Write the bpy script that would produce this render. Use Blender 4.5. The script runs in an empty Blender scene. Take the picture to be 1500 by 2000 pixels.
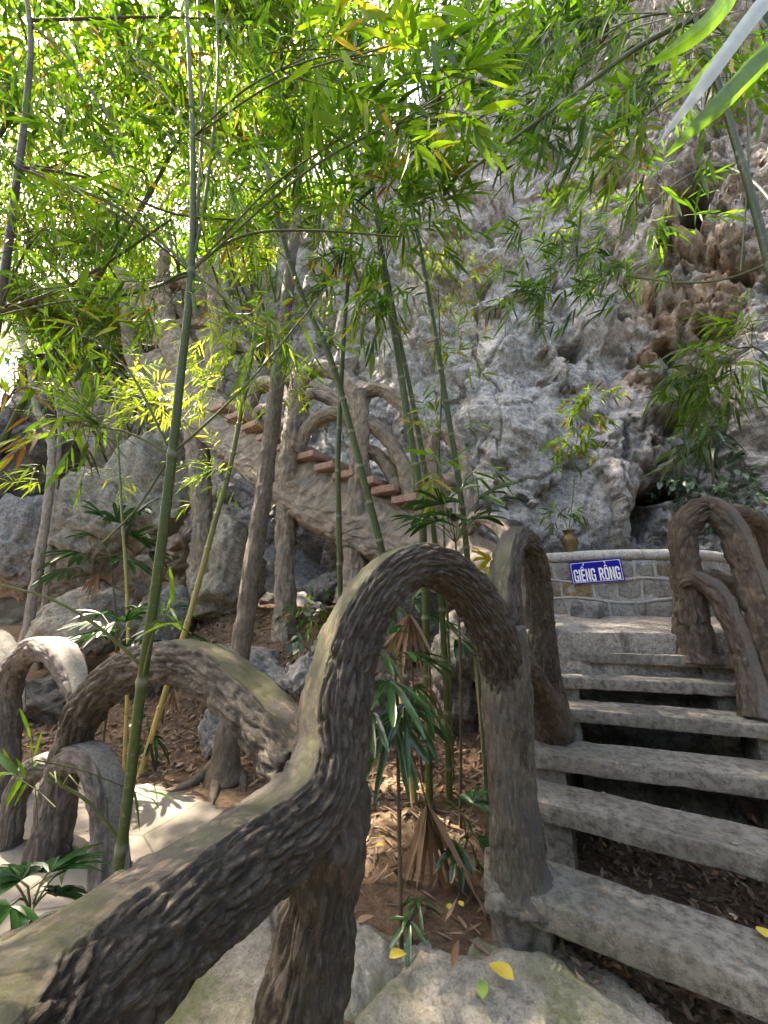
import bpy, bmesh, math, random
import numpy as np
from mathutils import Vector, Matrix

random.seed(7)
RNG = np.random.default_rng(7)
R = math.radians
scene = bpy.context.scene
COL = scene.collection

# ------------------------------------------------------------------ camera
CAM_Z = 1.5
PITCH = R(12.5)
FPX = 722.0                      # focal length in pixels of the 1500 x 2000 photograph
cam_d = bpy.data.cameras.new('camera')
cam_d.sensor_fit = 'VERTICAL'
cam_d.sensor_height = 36.0
cam_d.sensor_width = 27.0
cam_d.lens = 36.0 * FPX / 2000.0
cam_d.clip_start = 0.02
cam_d.clip_end = 500.0
cam = bpy.data.objects.new('camera', cam_d)
cam.location = (0, 0, CAM_Z)
cam.rotation_euler = (R(90) + PITCH, 0, 0)
COL.objects.link(cam)
scene.camera = cam

# ------------------------------------------------------------------ sky, sun, exposure
SUN_DIR = Vector((-0.62, 0.30, 1.05)).normalized()       # towards the sun
world = bpy.data.worlds.new('World')
scene.world = world
world.use_nodes = True
wn = world.node_tree
wn.nodes.clear()
sky = wn.nodes.new('ShaderNodeTexSky')
sky.sky_type = 'NISHITA'
sky.sun_disc = False
sky.sun_elevation = math.asin(SUN_DIR.z)
sky.sun_rotation = math.atan2(SUN_DIR.x, SUN_DIR.y)
sky.air_density = 1.0
sky.dust_density = 3.0
sky.ozone_density = 1.0
bg = wn.nodes.new('ShaderNodeBackground')
bg.inputs['Strength'].default_value = 0.15
wo = wn.nodes.new('ShaderNodeOutputWorld')
wn.links.new(sky.outputs[0], bg.inputs['Color'])
wn.links.new(bg.outputs[0], wo.inputs['Surface'])
sun_d = bpy.data.lights.new('sun', 'SUN')
sun_d.energy = 5.0
sun_d.angle = R(0.6)
sun_d.color = (1.0, 0.94, 0.84)
sun = bpy.data.objects.new('sun', sun_d)
sun.rotation_euler = SUN_DIR.to_track_quat('Z', 'Y').to_euler()
sun.location = (-6, 3, 14)
COL.objects.link(sun)
scene.view_settings.view_transform = 'Standard'
scene.view_settings.look = 'None'
scene.view_settings.gamma = 1.0
scene.view_settings.exposure = 2.98
scene.view_settings.use_white_balance = True        # the camera is balanced for open shade
scene.view_settings.white_balance_temperature = 8100
scene.view_settings.white_balance_tint = 12
scene.view_settings.use_curve_mapping = False
scene.render.engine = 'CYCLES'
scene.cycles.use_denoising = True
scene.cycles.max_bounces = 6
scene.cycles.diffuse_bounces = 2
scene.cycles.transmission_bounces = 4
scene.cycles.transparent_max_bounces = 4
scene.cycles.use_adaptive_sampling = True
scene.cycles.adaptive_threshold = 0.02

# leaves are cut out of the canopy so sun lands on these places (world point, radius)
SUN_GAPS = []
def sun_clear(p):
    p = np.asarray(p, float); ok = np.ones(len(p), bool); sd_ = np.array(SUN_DIR)
    for c, r in SUN_GAPS:
        v = p - np.array(c); t = v @ sd_; d = np.linalg.norm(v - t[:, None] * sd_, axis=1)
        ok &= ~((d < r) & (t > r * 1.2 + .25))
    return ok
# ------------------------------------------------------------------ measuring from the photograph
_c, _s = math.cos(PITCH), math.sin(PITCH)
def ray(px, py):
    x = (px - 750.0) / FPX; y = (1000.0 - py) / FPX
    return x, _c - y * _s, _s + y * _c
def P(px, py, Y):
    """world point seen at photo pixel (px,py) at forward distance Y"""
    x, y, z = ray(px, py); t = Y / y
    return Vector((x * t, Y, CAM_Z + z * t))
def PZ(px, py, z):
    x, y, zz = ray(px, py); t = (z - CAM_Z) / zz
    return Vector((x * t, y * t, z))
def mpp(px, py, Y):
    """metres per photo pixel there"""
    return Y / ray(px, py)[1] / FPX

SUN_GAPS += [((-1.85, 3.2, 0), .30), ((-1.45, 3.05, 0), .20), ((-2.3, 2.8, 0), .2), (tuple(P(335, 790, 3.8)), .45), (tuple(P(430, 740, 3.9)), .3), (tuple(P(110, 1250, 2.8)), .22), (tuple(P(205, 1500, 2.3)), .10), ((.05, 3.2, .15), .22), (tuple(P(1250, 1590, 2.1)), .09), (tuple(P(200, 1220, 3.4)), .16), (tuple(P(20, 1440, 3.1)), .12), (tuple(P(1330, 640, 5.2)), .35)]
# ------------------------------------------------------------------ numpy noise
_perm = np.arange(512); _pr = np.random.default_rng(11); _pp = _pr.permutation(512)
_perm = np.concatenate([_pp, _pp, _pp])
_g = _pr.normal(size=(512, 3)); _g /= np.linalg.norm(_g, axis=1)[:, None]
def pnoise(p):
    p = np.asarray(p, float)
    if len(p) > 120000:
        return np.concatenate([pnoise(q) for q in np.array_split(p, len(p) // 100000 + 1)])
    i = np.floor(p).astype(np.int64); f = p - i
    w = f * f * f * (f * (f * 6 - 15) + 10)
    i &= 511
    out = np.zeros(len(p))
    for dx in (0, 1):
        wx = w[:, 0] if dx else 1 - w[:, 0]
        for dy in (0, 1):
            wy = w[:, 1] if dy else 1 - w[:, 1]
            for dz in (0, 1):
                wz = w[:, 2] if dz else 1 - w[:, 2]
                h = _perm[_perm[_perm[(i[:, 0] + dx) & 511] + ((i[:, 1] + dy) & 511)] + ((i[:, 2] + dz) & 511)]
                g = _g[h]
                d = g[:, 0] * (f[:, 0] - dx) + g[:, 1] * (f[:, 1] - dy) + g[:, 2] * (f[:, 2] - dz)
                out += wx * wy * wz * d
    return out * 1.5
def fbm(p, octv=4, gain=0.5, lac=2.03):
    p = np.asarray(p, float); a = 1.0; o = np.zeros(len(p))
    for k in range(octv):
        o += a * pnoise(p + 17.3 * k); p = p * lac; a *= gain
    return o
def ridged(p, octv=3, gain=0.5, lac=2.1):
    p = np.asarray(p, float); a = 1.0; o = np.zeros(len(p))
    for k in range(octv):
        o += a * (1 - 2 * np.abs(pnoise(p + 9.7 * k))); p = p * lac; a *= gain
    return o
_wj = _pr.random((512, 3))
def worley(p):
    p = np.asarray(p, float)
    if len(p) > 60000:
        r = [worley(q) for q in np.array_split(p, len(p) // 50000 + 1)]
        return np.concatenate([a[0] for a in r]), np.concatenate([a[1] for a in r])
    i = np.floor(p).astype(np.int64); f = p - i
    f1 = np.full(len(p), 9.0); f2 = np.full(len(p), 9.0)
    for dx in (-1, 0, 1):
        for dy in (-1, 0, 1):
            for dz in (-1, 0, 1):
                h = _perm[_perm[_perm[(i[:, 0] + dx) & 511] + ((i[:, 1] + dy) & 511)] + ((i[:, 2] + dz) & 511)]
                j = _wj[h] + np.array([dx, dy, dz]) - f
                d = np.sqrt((j * j).sum(1))
                m = d < f1
                f2 = np.where(m, f1, np.minimum(f2, d)); f1 = np.where(m, d, f1)
    return f1, f2
def facets(p):
    """broken planes: every cell is a tilted flat"""
    p = np.asarray(p, float)
    if len(p) > 60000: return np.concatenate([facets(q) for q in np.array_split(p, len(p) // 50000 + 1)])
    i = np.floor(p).astype(np.int64); f = p - i
    f1 = np.full(len(p), 9.0); out = np.zeros(len(p))
    for dx in (-1, 0, 1):
        for dy in (-1, 0, 1):
            for dz in (-1, 0, 1):
                h = _perm[_perm[_perm[(i[:, 0] + dx) & 511] + ((i[:, 1] + dy) & 511)] + ((i[:, 2] + dz) & 511)]
                j = _wj[h] + np.array([dx, dy, dz]) - f
                d = (j * j).sum(1); m = d < f1
                f1 = np.where(m, d, f1); out = np.where(m, -(j * _g[h]).sum(1) + .5 * _g[h][:, 0], out)
    return out
def sstep(a, b, x):
    t = np.clip((np.asarray(x, float) - a) / (b - a), 0, 1); return t * t * (3 - 2 * t)

# ------------------------------------------------------------------ object helpers
def np_mesh(name, verts, faces, attrs=None, smooth=True):
    me = bpy.data.meshes.new(name)
    verts = np.ascontiguousarray(verts, dtype=np.float32)
    faces = np.ascontiguousarray(faces, dtype=np.int32)
    n, (m, k) = len(verts), faces.shape
    me.vertices.add(n); me.vertices.foreach_set('co', verts.ravel())
    me.loops.add(m * k); me.loops.foreach_set('vertex_index', faces.ravel())
    me.polygons.add(m); me.polygons.foreach_set('loop_start', np.arange(0, m * k, k, dtype=np.int32))
    me.update(calc_edges=True)
    if smooth:
        me.polygons.foreach_set('use_smooth', np.ones(m, dtype=bool))
    for an, av in (attrs or {}).items():
        a = me.attributes.new(an, 'FLOAT', 'POINT'); a.data.foreach_set('value', np.ascontiguousarray(av, dtype=np.float32))
    me.validate()
    return me
def link(name, me, mat=None, parent=None, loc=None):
    o = bpy.data.objects.new(name, me); COL.objects.link(o)
    if mat is not None and me is not None and not me.materials: me.materials.append(mat)
    if parent is not None: o.parent = parent
    if loc is not None: o.location = loc
    return o
def tag(o, label, cat, group=None):
    o['label'] = label; o['category'] = cat
    if group: o['group'] = group
    return o
def thing(name, label, cat, loc, group=None):
    o = bpy.data.objects.new(name, None); o.empty_display_size = 0.1
    COL.objects.link(o); o.location = loc
    THING_LOC[o.name] = Vector(loc)
    return tag(o, label, cat, group)
THING_LOC = {}
def part(name, me, mat, parent):
    """a part whose mesh is in world coordinates: kept in place under its thing"""
    o = link(name, me, mat, parent)
    o.matrix_parent_inverse = Matrix.Translation(-THING_LOC.get(parent.name, Vector((0, 0, 0))))
    THING_LOC[o.name] = THING_LOC.get(parent.name, Vector((0, 0, 0))) * 0
    return o
def struct(name, me, mat):
    o = link(name, me, mat); o['kind'] = 'structure'; return o
def bm_mesh(bm, name, smooth=False):
    me = bpy.data.meshes.new(name); bm.to_mesh(me); bm.free()
    if smooth: me.polygons.foreach_set('use_smooth', np.ones(len(me.polygons), dtype=bool))
    return me

def catmull(ctrl, per=14):
    c = np.asarray(ctrl, float)
    c = np.vstack([2 * c[0] - c[1], c, 2 * c[-1] - c[-2]])
    out = []
    for i in range(1, len(c) - 2):
        p0, p1, p2, p3 = c[i - 1], c[i], c[i + 1], c[i + 2]
        for t in np.linspace(0, 1, per, endpoint=False):
            out.append(0.5 * (2 * p1 + (p2 - p0) * t + (2 * p0 - 5 * p1 + 4 * p2 - p3) * t * t + (3 * p1 - p0 - 3 * p2 + p3) * t ** 3))
    out.append(c[-2])
    return np.array(out)
def resample(path, ds):
    d = np.linalg.norm(np.diff(path[:, :3], axis=0), axis=1); s = np.concatenate([[0], np.cumsum(d)])
    n = max(3, int(s[-1] / ds) + 1); q = np.linspace(0, s[-1], n)
    return np.stack([np.interp(q, s, path[:, k]) for k in range(path.shape[1])], 1), q

def sweep(ctrl, B, ds=0.03, nth=24, flat=None, bark=0.0, bfreq=(45, 11), seed=0.0, lump=0.0, per=14, cap=True, extra=None, flatdir=1.0, bs=1.0, sup=None):
    """tube along ctrl rows (x,y,z,r[,bx,by,bz]); flat = fraction of r where the outer side is cut flat"""
    c = np.asarray([list(r) for r in ctrl], float)
    path, s = resample(catmull(c, per), ds)
    X = path[:, :3]; rad = path[:, 3]
    T = np.gradient(X, axis=0); T /= np.linalg.norm(T, axis=1)[:, None]
    Bv = path[:, 4:7] if path.shape[1] >= 7 else np.repeat(np.asarray([B], float), len(X), 0)
    Bv = Bv - (Bv * T).sum(1)[:, None] * T; Bv /= np.linalg.norm(Bv, axis=1)[:, None]
    N = np.cross(Bv, T) * flatdir
    th = np.linspace(0, 2 * np.pi, nth, endpoint=False)
    S, TH = np.meshgrid(s, th, indexing='ij'); RR = np.repeat(rad[:, None], nth, 1)
    a = np.cos(TH); b = np.sin(TH)                     # a along N, b along B
    if sup: a = np.sign(a) * np.abs(a) ** sup; b = np.sign(b) * np.abs(b) ** sup
    b = b * bs
    fl = np.zeros_like(a)
    q = np.stack([a * RR, b * RR, S], -1).reshape(-1, 3) + seed
    if flat is not None:
        wob = 0.05 * pnoise(np.stack([S.ravel() * 6, 0 * S.ravel(), np.sign(b.ravel()) * 3 + seed], 1)).reshape(S.shape)
        fl = sstep(flat - 0.02 + wob, flat + 0.10 + wob, a)
        a = np.minimum(a, flat + 0.05 * (1 - b * b) + wob * .3)
    off = np.zeros(len(q))
    if lump: off += lump * fbm(q * 5.0, 3)
    if bark:
        f1, f2 = bfreq
        w = fbm(q * np.array([9, 9, 5]), 2) * 0.55
        qq = q * np.array([f1, f1, f2]) + w[:, None] * np.array([1.2, 1.2, 1.5])
        n = ridged(qq, 3, 0.55)
        b1_, b2_ = worley(q * np.array([f1 * .62, f1 * .62, f2 * .55]) + w[:, None] * np.array([1.0, 1.0, .8]))
        plate = sstep(0.0, .38, b2_ - b1_)
        k = fbm(q * np.array([f1 * .45, f1 * .45, f2 * .7]) + 5, 3)
        bk = bark * (0.30 * n + 0.7 * k + 1.15 * plate - 1.0)
        off += bk * (1 - fl.ravel()) + 0.10 * bark * fl.ravel() * fbm(q * 26, 2)
    off = off.reshape(S.shape)
    if extra is not None: off = off + extra(S, TH, s)
    la = a * RR; lb = b * RR
    nl = np.sqrt(a * a + b * b); nl[nl == 0] = 1
    la += off * a / nl; lb += off * b / nl
    V = X[:, None, :] + la[..., None] * N[:, None, :] + lb[..., None] * Bv[:, None, :]
    n, m = S.shape
    idx = np.arange(n * m).reshape(n, m)
    F = np.stack([idx[:-1], idx[1:], np.roll(idx, -1, 1)[1:], np.roll(idx, -1, 1)[:-1]], -1).reshape(-1, 4)
    F = F[:, ::-1] if flatdir > 0 else F
    V = V.reshape(-1, 3); flv = fl.ravel(); sv = S.ravel(); qa = (np.cos(TH) * RR).ravel(); qb = (np.sin(TH) * RR).ravel()
    if cap:
        for row, rev in ((0, False), (n - 1, True)):
            cidx = len(V); V = np.vstack([V, V[idx[row]].mean(0)]); flv = np.append(flv, 0.6); sv = np.append(sv, s[row]); qa = np.append(qa, 0); qb = np.append(qb, 0)
            r = idx[row]; r2 = np.roll(r, -1)
            ff = np.stack([r, r2, np.full(m, cidx), np.full(m, cidx)], 1)
            # caps as quads with a doubled corner are not allowed: pair two rim edges per quad
            e = np.arange(0, m - 1, 2)
            ff = np.stack([r[e], r[(e + 1) % m], r[(e + 2) % m], np.full(len(e), cidx)], 1)
            F = np.vstack([F, ff if (rev == (flatdir > 0)) else ff[:, ::-1]])
    return V, F, {'flat': flv, 'along': sv, 'qa': qa, 'qb': qb}
def sweep_mesh(name, *a, **k):
    V, F, A = sweep(*a, **k); return np_mesh(name, V, F, A)
def join_np(parts):
    """join several (V,F,A) of quads"""
    Vs, Fs, As, o = [], [], {}, 0
    for V, F, A in parts:
        Vs.append(V); Fs.append(F + o); o += len(V)
        for k, v in A.items(): As.setdefault(k, []).append(v)
    return np.vstack(Vs), np.vstack(Fs), {k: np.concatenate(v) for k, v in As.items()}
def pr(px, py, Y, wpx):
    """control row: point at pixel, radius from half the pixel width"""
    p = P(px, py, Y); x = (px - 750) / FPX; y = (py - 1000) / FPX
    return (p.x, p.y, p.z, wpx * 0.5 * mpp(px, py, Y) / math.sqrt(1 + x * x + .4 * y * y))

# ------------------------------------------------------------------ materials
def mat(name):
    m = bpy.data.materials.new(name); m.use_nodes = True
    nt = m.node_tree; nt.nodes.clear()
    out = nt.nodes.new('ShaderNodeOutputMaterial')
    return m, nt, out
class NT:
    def __init__(s, nt): s.nt = nt
    def n(s, t, **k):
        nd = s.nt.nodes.new(t)
        for a, v in k.items():
            if a.startswith('i_'):
                key = a[2:]; key = int(key) if key.isdigit() else key.replace('_', ' ')
                nd.inputs[key].default_value = v
            else: setattr(nd, a, v)
        return nd
    def l(s, a, b): s.nt.links.new(a, b)
    def coord(s, kind='Object'): return s.n('ShaderNodeTexCoord').outputs[kind]
    def map(s, vec, scale):
        m = s.n('ShaderNodeMapping'); m.inputs['Scale'].default_value = scale; s.l(vec, m.inputs['Vector']); return m.outputs[0]
    def noise(s, vec, scale, detail=4, rough=.55, dist=0.0):
        n = s.n('ShaderNodeTexNoise'); n.inputs['Scale'].default_value = scale; n.inputs['Detail'].default_value = detail
        n.inputs['Roughness'].default_value = rough; n.inputs['Distortion'].default_value = dist
        s.l(vec, n.inputs['Vector']); return n.outputs['Fac']
    def voro(s, vec, scale, feat='F1'):
        n = s.n('ShaderNodeTexVoronoi'); n.feature = feat; n.inputs['Scale'].default_value = scale; s.l(vec, n.inputs['Vector']); return n.outputs['Distance']
    def ramp(s, fac, stops):
        r = s.n('ShaderNodeValToRGB'); e = r.color_ramp.elements
        while len(e) > 1: e.remove(e[-1])
        for i, (p, c) in enumerate(stops):
            x = e[0] if i == 0 else e.new(p)
            x.position = p; c = c if isinstance(c, (tuple, list)) else (c, c, c); x.color = (*c[:3], 1)
        s.l(fac, r.inputs[0]); return r.outputs[0]
    def mix(s, fac, a, b, mode='MIX'):
        m = s.n('ShaderNodeMix'); m.data_type = 'RGBA'; m.blend_type = mode
        for v, k in ((fac, 0), (a, 6), (b, 7)):
            if isinstance(v, (int, float)): m.inputs[k].default_value = v
            elif isinstance(v, tuple): m.inputs[k].default_value = (*v[:3], 1)
            else: s.l(v, m.inputs[k])
        return m.outputs[2]
    def math(s, op, a, b=0.0):
        m = s.n('ShaderNodeMath'); m.operation = op
        for v, k in ((a, 0), (b, 1)):
            if isinstance(v, (int, float)): m.inputs[k].default_value = v
            else: s.l(v, m.inputs[k])
        return m.outputs[0]
    def attr(s, name):
        a = s.n('ShaderNodeAttribute'); a.attribute_name = name; return a.outputs['Fac']
    def bump(s, h, dist, strength=1.0, nrm=None):
        b = s.n('ShaderNodeBump'); b.inputs['Distance'].default_value = dist; b.inputs['Strength'].default_value = strength
        s.l(h, b.inputs['Height'])
        if nrm is not None: s.l(nrm, b.inputs['Normal'])
        return b.outputs[0]
    def bsdf(s, out, col, rough=.8, nrm=None, spec=.3, metal=0.0):
        b = s.n('ShaderNodeBsdfPrincipled')
        for v, k in ((col, 'Base Color'), (rough, 'Roughness'), (spec, 'Specular IOR Level'), (metal, 'Metallic')):
            if isinstance(v, (int, float)): b.inputs[k].default_value = v
            elif isinstance(v, tuple): b.inputs[k].default_value = (*v[:3], 1)
            else: s.l(v, b.inputs[k])
        if nrm is not None: s.l(nrm, b.inputs['Normal'])
        if out is not None: s.l(b.outputs[0], out.inputs['Surface'])
        return b

def faux_wood(name, dark, mid, light, worn, worn2, moss=(.10, .12, .03), moss_amt=.5, patch=None, fs=1.0, bd=.014, scuff=None):
    """cement cast as bark: streaks run along the limb; the worn flat top is smoother and may carry moss"""
    m, nt, out = mat(name); g = NT(nt); co = g.coord()
    cx = g.n('ShaderNodeCombineXYZ')
    g.l(g.attr('qa'), cx.inputs[0]); g.l(g.attr('qb'), cx.inputs[1]); g.l(g.math('MULTIPLY', g.attr('along'), .36), cx.inputs[2])
    q = cx.outputs[0]
    st = g.noise(q, 40 * fs, 6, .68, .45); st2 = g.noise(q, 110 * fs, 4, .7, .3)
    a = g.noise(co, 55, 6, .65); b = g.noise(co, 5, 5, .6); c2 = g.noise(co, 130, 3, .6)
    bark = g.mix(g.ramp(b, [(.35, 0), (.65, 1)]), dark, mid)
    bark = g.mix(g.ramp(st, [(.50, 0), (.70, .75)]), bark, light)
    bark = g.mix(g.ramp(st, [(.30, 1), (.46, 0)]), bark, tuple(x * .5 for x in dark))
    bark = g.mix(g.ramp(st2, [(.58, 0), (.75, .6)]), bark, light)
    bark = g.mix(g.ramp(c2, [(.66, 0), (.76, .8)]), bark, tuple(min(x * 1.5, .5) for x in light))
    if patch is not None:
        bark = g.mix(g.ramp(g.noise(co, 3.1, 4, .6, .6), [(.54, 0), (.62, .8)]), bark, patch)
    n3 = g.noise(co, 3.5, 7, .66, .4); n4 = g.noise(co, 70, 5, .7)
    top = g.mix(g.ramp(n3, [(.36, 0), (.64, 1)]), worn, worn2)
    top = g.mix(g.ramp(n4, [(.45, 0), (.66, .75)]), top, tuple(x * .45 for x in worn))
    top = g.mix(g.ramp(st, [(.60, 0), (.72, .6)]), top, tuple(min(1, x * 1.45) for x in worn2))
    mm = g.math('MULTIPLY', g.ramp(g.noise(co, 2.9, 6, .66), [(.43, 0), (.55, 1)]), moss_amt)
    mm = g.math('MULTIPLY', mm, g.ramp(n4, [(.36, .2), (.56, 1)]))
    top = g.mix(mm, top, moss)
    if scuff: top = g.mix(g.math('MULTIPLY', g.ramp(g.noise(q, 30, 5, .7, .5), [(.52, 0), (.62, 1)]), g.ramp(g.noise(co, 2.2, 3, .6), [(.46, 0), (.58, .8)])), top, scuff)
    fl = g.attr('flat')
    col = g.mix(fl, bark, top)
    hb = g.math('ADD', g.math('MULTIPLY', st, 1.0), g.math('MULTIPLY', st2, .35))
    ht = g.math('MULTIPLY', n4, .16)
    mh = g.n('ShaderNodeMix'); g.l(fl, mh.inputs[0]); g.l(hb, mh.inputs[2]); g.l(ht, mh.inputs[3])
    h = g.math('ADD', mh.outputs[0], g.math('MULTIPLY', a, .18))
    rough = g.ramp(n3, [(.3, .6), (.7, .85)])
    g.bsdf(out, col, rough, g.bump(h, bd, 1.0), .35)
    return m
def rock_mat(name, c0, c1, c2, scale=1.0, stain=(.06, .055, .05), bumpd=.02, attr_brown=False, moss=0.0):
    m, nt, out = mat(name); g = NT(nt); co = g.coord()
    a = g.noise(co, 1.1 * scale, 7, .62, .3); b = g.noise(co, 6 * scale, 7, .68); f = g.noise(co, 38 * scale, 5, .7); m15 = g.noise(co, 15 * scale, 6, .7, .4)
    col = g.mix(g.ramp(a, [(.33, 0), (.66, 1)]), c0, c1)
    col = g.mix(g.ramp(b, [(.42, 0), (.68, 1)]), col, c2)
    streak = g.noise(g.map(co, (1.6 * scale, 1.6 * scale, .28 * scale)), 1.5, 6, .65, .5)
    col = g.mix(g.ramp(streak, [(.53, 0), (.68, .75)]), col, stain)
    col = g.mix(g.ramp(f, [(.32, .8), (.5, 0)]), col, stain)
    col = g.mix(g.ramp(m15, [(.36, .75), (.48, 0)]), col, stain)
    col = g.mix(g.ramp(m15, [(.56, 0), (.68, .8)]), col, tuple(min(1, x * 1.25) for x in c2))
    if attr_brown:
        br = g.attr('brown')
        bc = g.mix(g.ramp(b, [(.4, 0), (.62, 1)]), (.19, .115, .062), (.33, .25, .185))
        bc = g.mix(g.ramp(f, [(.5, 0), (.7, 1)]), bc, (.42, .37, .31))
        bc = g.mix(g.ramp(streak, [(.44, 0), (.58, .8)]), bc, (.06, .038, .024))
        col = g.mix(br, col, bc)
        bs = g.attr('beige')
        col = g.mix(bs, col, g.mix(g.ramp(b, [(.35, 0), (.65, 1)]), (.17, .15, .115), (.30, .265, .21)))
        col = g.mix(g.attr('hollow_shade'), col, (.05, .042, .034))
    if moss:
        col = g.mix(g.math('MULTIPLY', g.ramp(g.noise(co, 2.2, 5, .6), [(.48, 0), (.64, 1)]), moss), col, (.09, .105, .035))
    h = g.math('ADD', g.math('MULTIPLY', b, 1.0), g.math('MULTIPLY', f, .45))
    h = g.math('ADD', h, g.math('ADD', g.math('MULTIPLY', g.voro(co, 9 * scale), .35), g.math('MULTIPLY', m15, .6)))
    g.bsdf(out, col, .9, g.bump(h, bumpd, 1.0), .2)
    return m
def leaf_mat(name, stops, trans=.4, rough=.42, spec=.45, tcol=None):
    m, nt, out = mat(name); g = NT(nt)
    co = g.coord('Object')
    col = g.ramp(g.attr('rnd'), stops)
    col = g.mix(g.ramp(g.noise(co, 9, 3, .6), [(.35, .35), (.65, 0)]), col, g.mix(1.0, col, (.5, .5, .4), 'MULTIPLY'))
    p = g.bsdf(None, col, rough, None, spec)
    t = g.n('ShaderNodeBsdfTranslucent')
    g.l(g.mix(1.0, col, tcol or (1.5, 1.6, .8), 'MULTIPLY'), t.inputs['Color'])
    mx = g.n('ShaderNodeMixShader'); mx.inputs[0].default_value = trans
    g.l(p.outputs[0], mx.inputs[1]); g.l(t.outputs[0], mx.inputs[2]); g.l(mx.outputs[0], out.inputs['Surface'])
    return m
def plain(name, c, rough=.6, spec=.4, metal=0.0, var=.25, scale=20, bumpd=.002):
    m, nt, out = mat(name); g = NT(nt); co = g.coord()
    n = g.noise(co, scale, 5, .6)
    col = g.mix(g.ramp(n, [(.35, 0), (.7, 1)]), c, tuple(x * (1 - var) for x in c))
    g.bsdf(out, col, rough, g.bump(n, bumpd, .6), spec, metal)
    return m
def culm_mat(name, top, bottom, zlo, zhi, node=(.20, .19, .15)):
    """bamboo culm: older yellowed foot, green above, pale ring at the joints (attribute flat)"""
    m, nt, out = mat(name); g = NT(nt); co = g.coord()
    al = g.attr('along')
    col = g.mix(g.ramp(g.math('DIVIDE', g.math('SUBTRACT', al, zlo), max(zhi - zlo, .01)), [(0, 0), (1, 1)]), bottom, top)
    col = g.mix(g.ramp(g.noise(g.map(co, (30, 30, 2)), 1.5, 4, .6), [(.4, 0), (.75, .6)]), col, g.mix(1.0, col, (.45, .45, .4), 'MULTIPLY'))
    sc_ = g.noise(co, 60, 4, .7); col = g.mix(g.ramp(sc_, [(.56, 0), (.68, .5)]), col, (.16, .16, .12))
    col = g.mix(g.ramp(g.noise(co, 4, 4, .6), [(.5, 0), (.7, .5)]), col, g.mix(1.0, col, (1.6, 1.3, .8), 'MULTIPLY'))
    col = g.mix(g.attr('flat'), col, node)
    g.bsdf(out, col, .5, None, .22)
    return m
M = {}
# ================================================================== ground
def ground_z(X, Y):
    X = np.asarray(X, float); Y = np.asarray(Y, float)
    start = 3.25 + 0.30 * np.clip(-X - 0.6, 0, 3) - 0.35 * np.clip(X, 0, 1.2)
    bank = 1.25 * sstep(0, 1, (Y - start) / 2.4)
    bank = bank * (1 - .55 * sstep(2.2, 4.0, -X))
    z = np.maximum(bank, 0)
    z = z + 0.10 * sstep(1.9, 3.2, Y) * sstep(-.5, .2, X)
    z = z + .25 * sstep(6.5, 9, Y)
    z = z - 0.10 * sstep(0.75, 1.0, X) * sstep(2.6, 2.0, Y)
    return z
def ground_n(X, Y):
    p = np.stack([np.ravel(X), np.ravel(Y), 0 * np.ravel(X)], 1)
    return (0.030 * fbm(p * 2.2, 3) + 0.012 * fbm(p * 9, 3)).reshape(np.shape(X))
def gz(x, y):
    return float(ground_z(x, y) + ground_n(np.array([x]), np.array([y]))[0])

def soil_material():
    m, nt, out = mat('soil'); g = NT(nt); co = g.coord()
    a = g.noise(co, 2.2, 5, .6); b = g.noise(co, 24, 6, .7); c = g.noise(co, 110, 3, .6)
    col = g.mix(g.ramp(a, [(.35, 0), (.65, 1)]), (.115, .078, .052), (.18, .125, .085))
    col = g.mix(g.ramp(b, [(.4, 0), (.7, 1)]), col, (.08, .054, .038))
    col = g.mix(g.ramp(c, [(.6, 0), (.75, .6)]), col, (.28, .2, .13))
    h = g.math('ADD', b, g.math('MULTIPLY', c, .4))
    g.bsdf(out, col, .95, g.bump(h, .02, 1.0), .15)
    return m
M['soil'] = soil_material()
gx = np.concatenate([np.linspace(-80, -7, 24), np.linspace(-6.8, 6.8, 240), np.linspace(7, 80, 24)])
gy = np.concatenate([np.linspace(-60, -1.2, 20), np.linspace(-1, 9, 190), np.linspace(9.2, 90, 26)])
GX, GY = np.meshgrid(gx, gy, indexing='ij')
GZ = ground_z(GX, GY) + ground_n(GX, GY)
ii = np.arange(GX.size).reshape(GX.shape)
GF = np.stack([ii[:-1, :-1], ii[1:, :-1], ii[1:, 1:], ii[:-1, 1:]], -1).reshape(-1, 4)
struct('ground', np_mesh('ground', np.stack([GX, GY, GZ], -1).reshape(-1, 3), GF), M['soil'])

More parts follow.
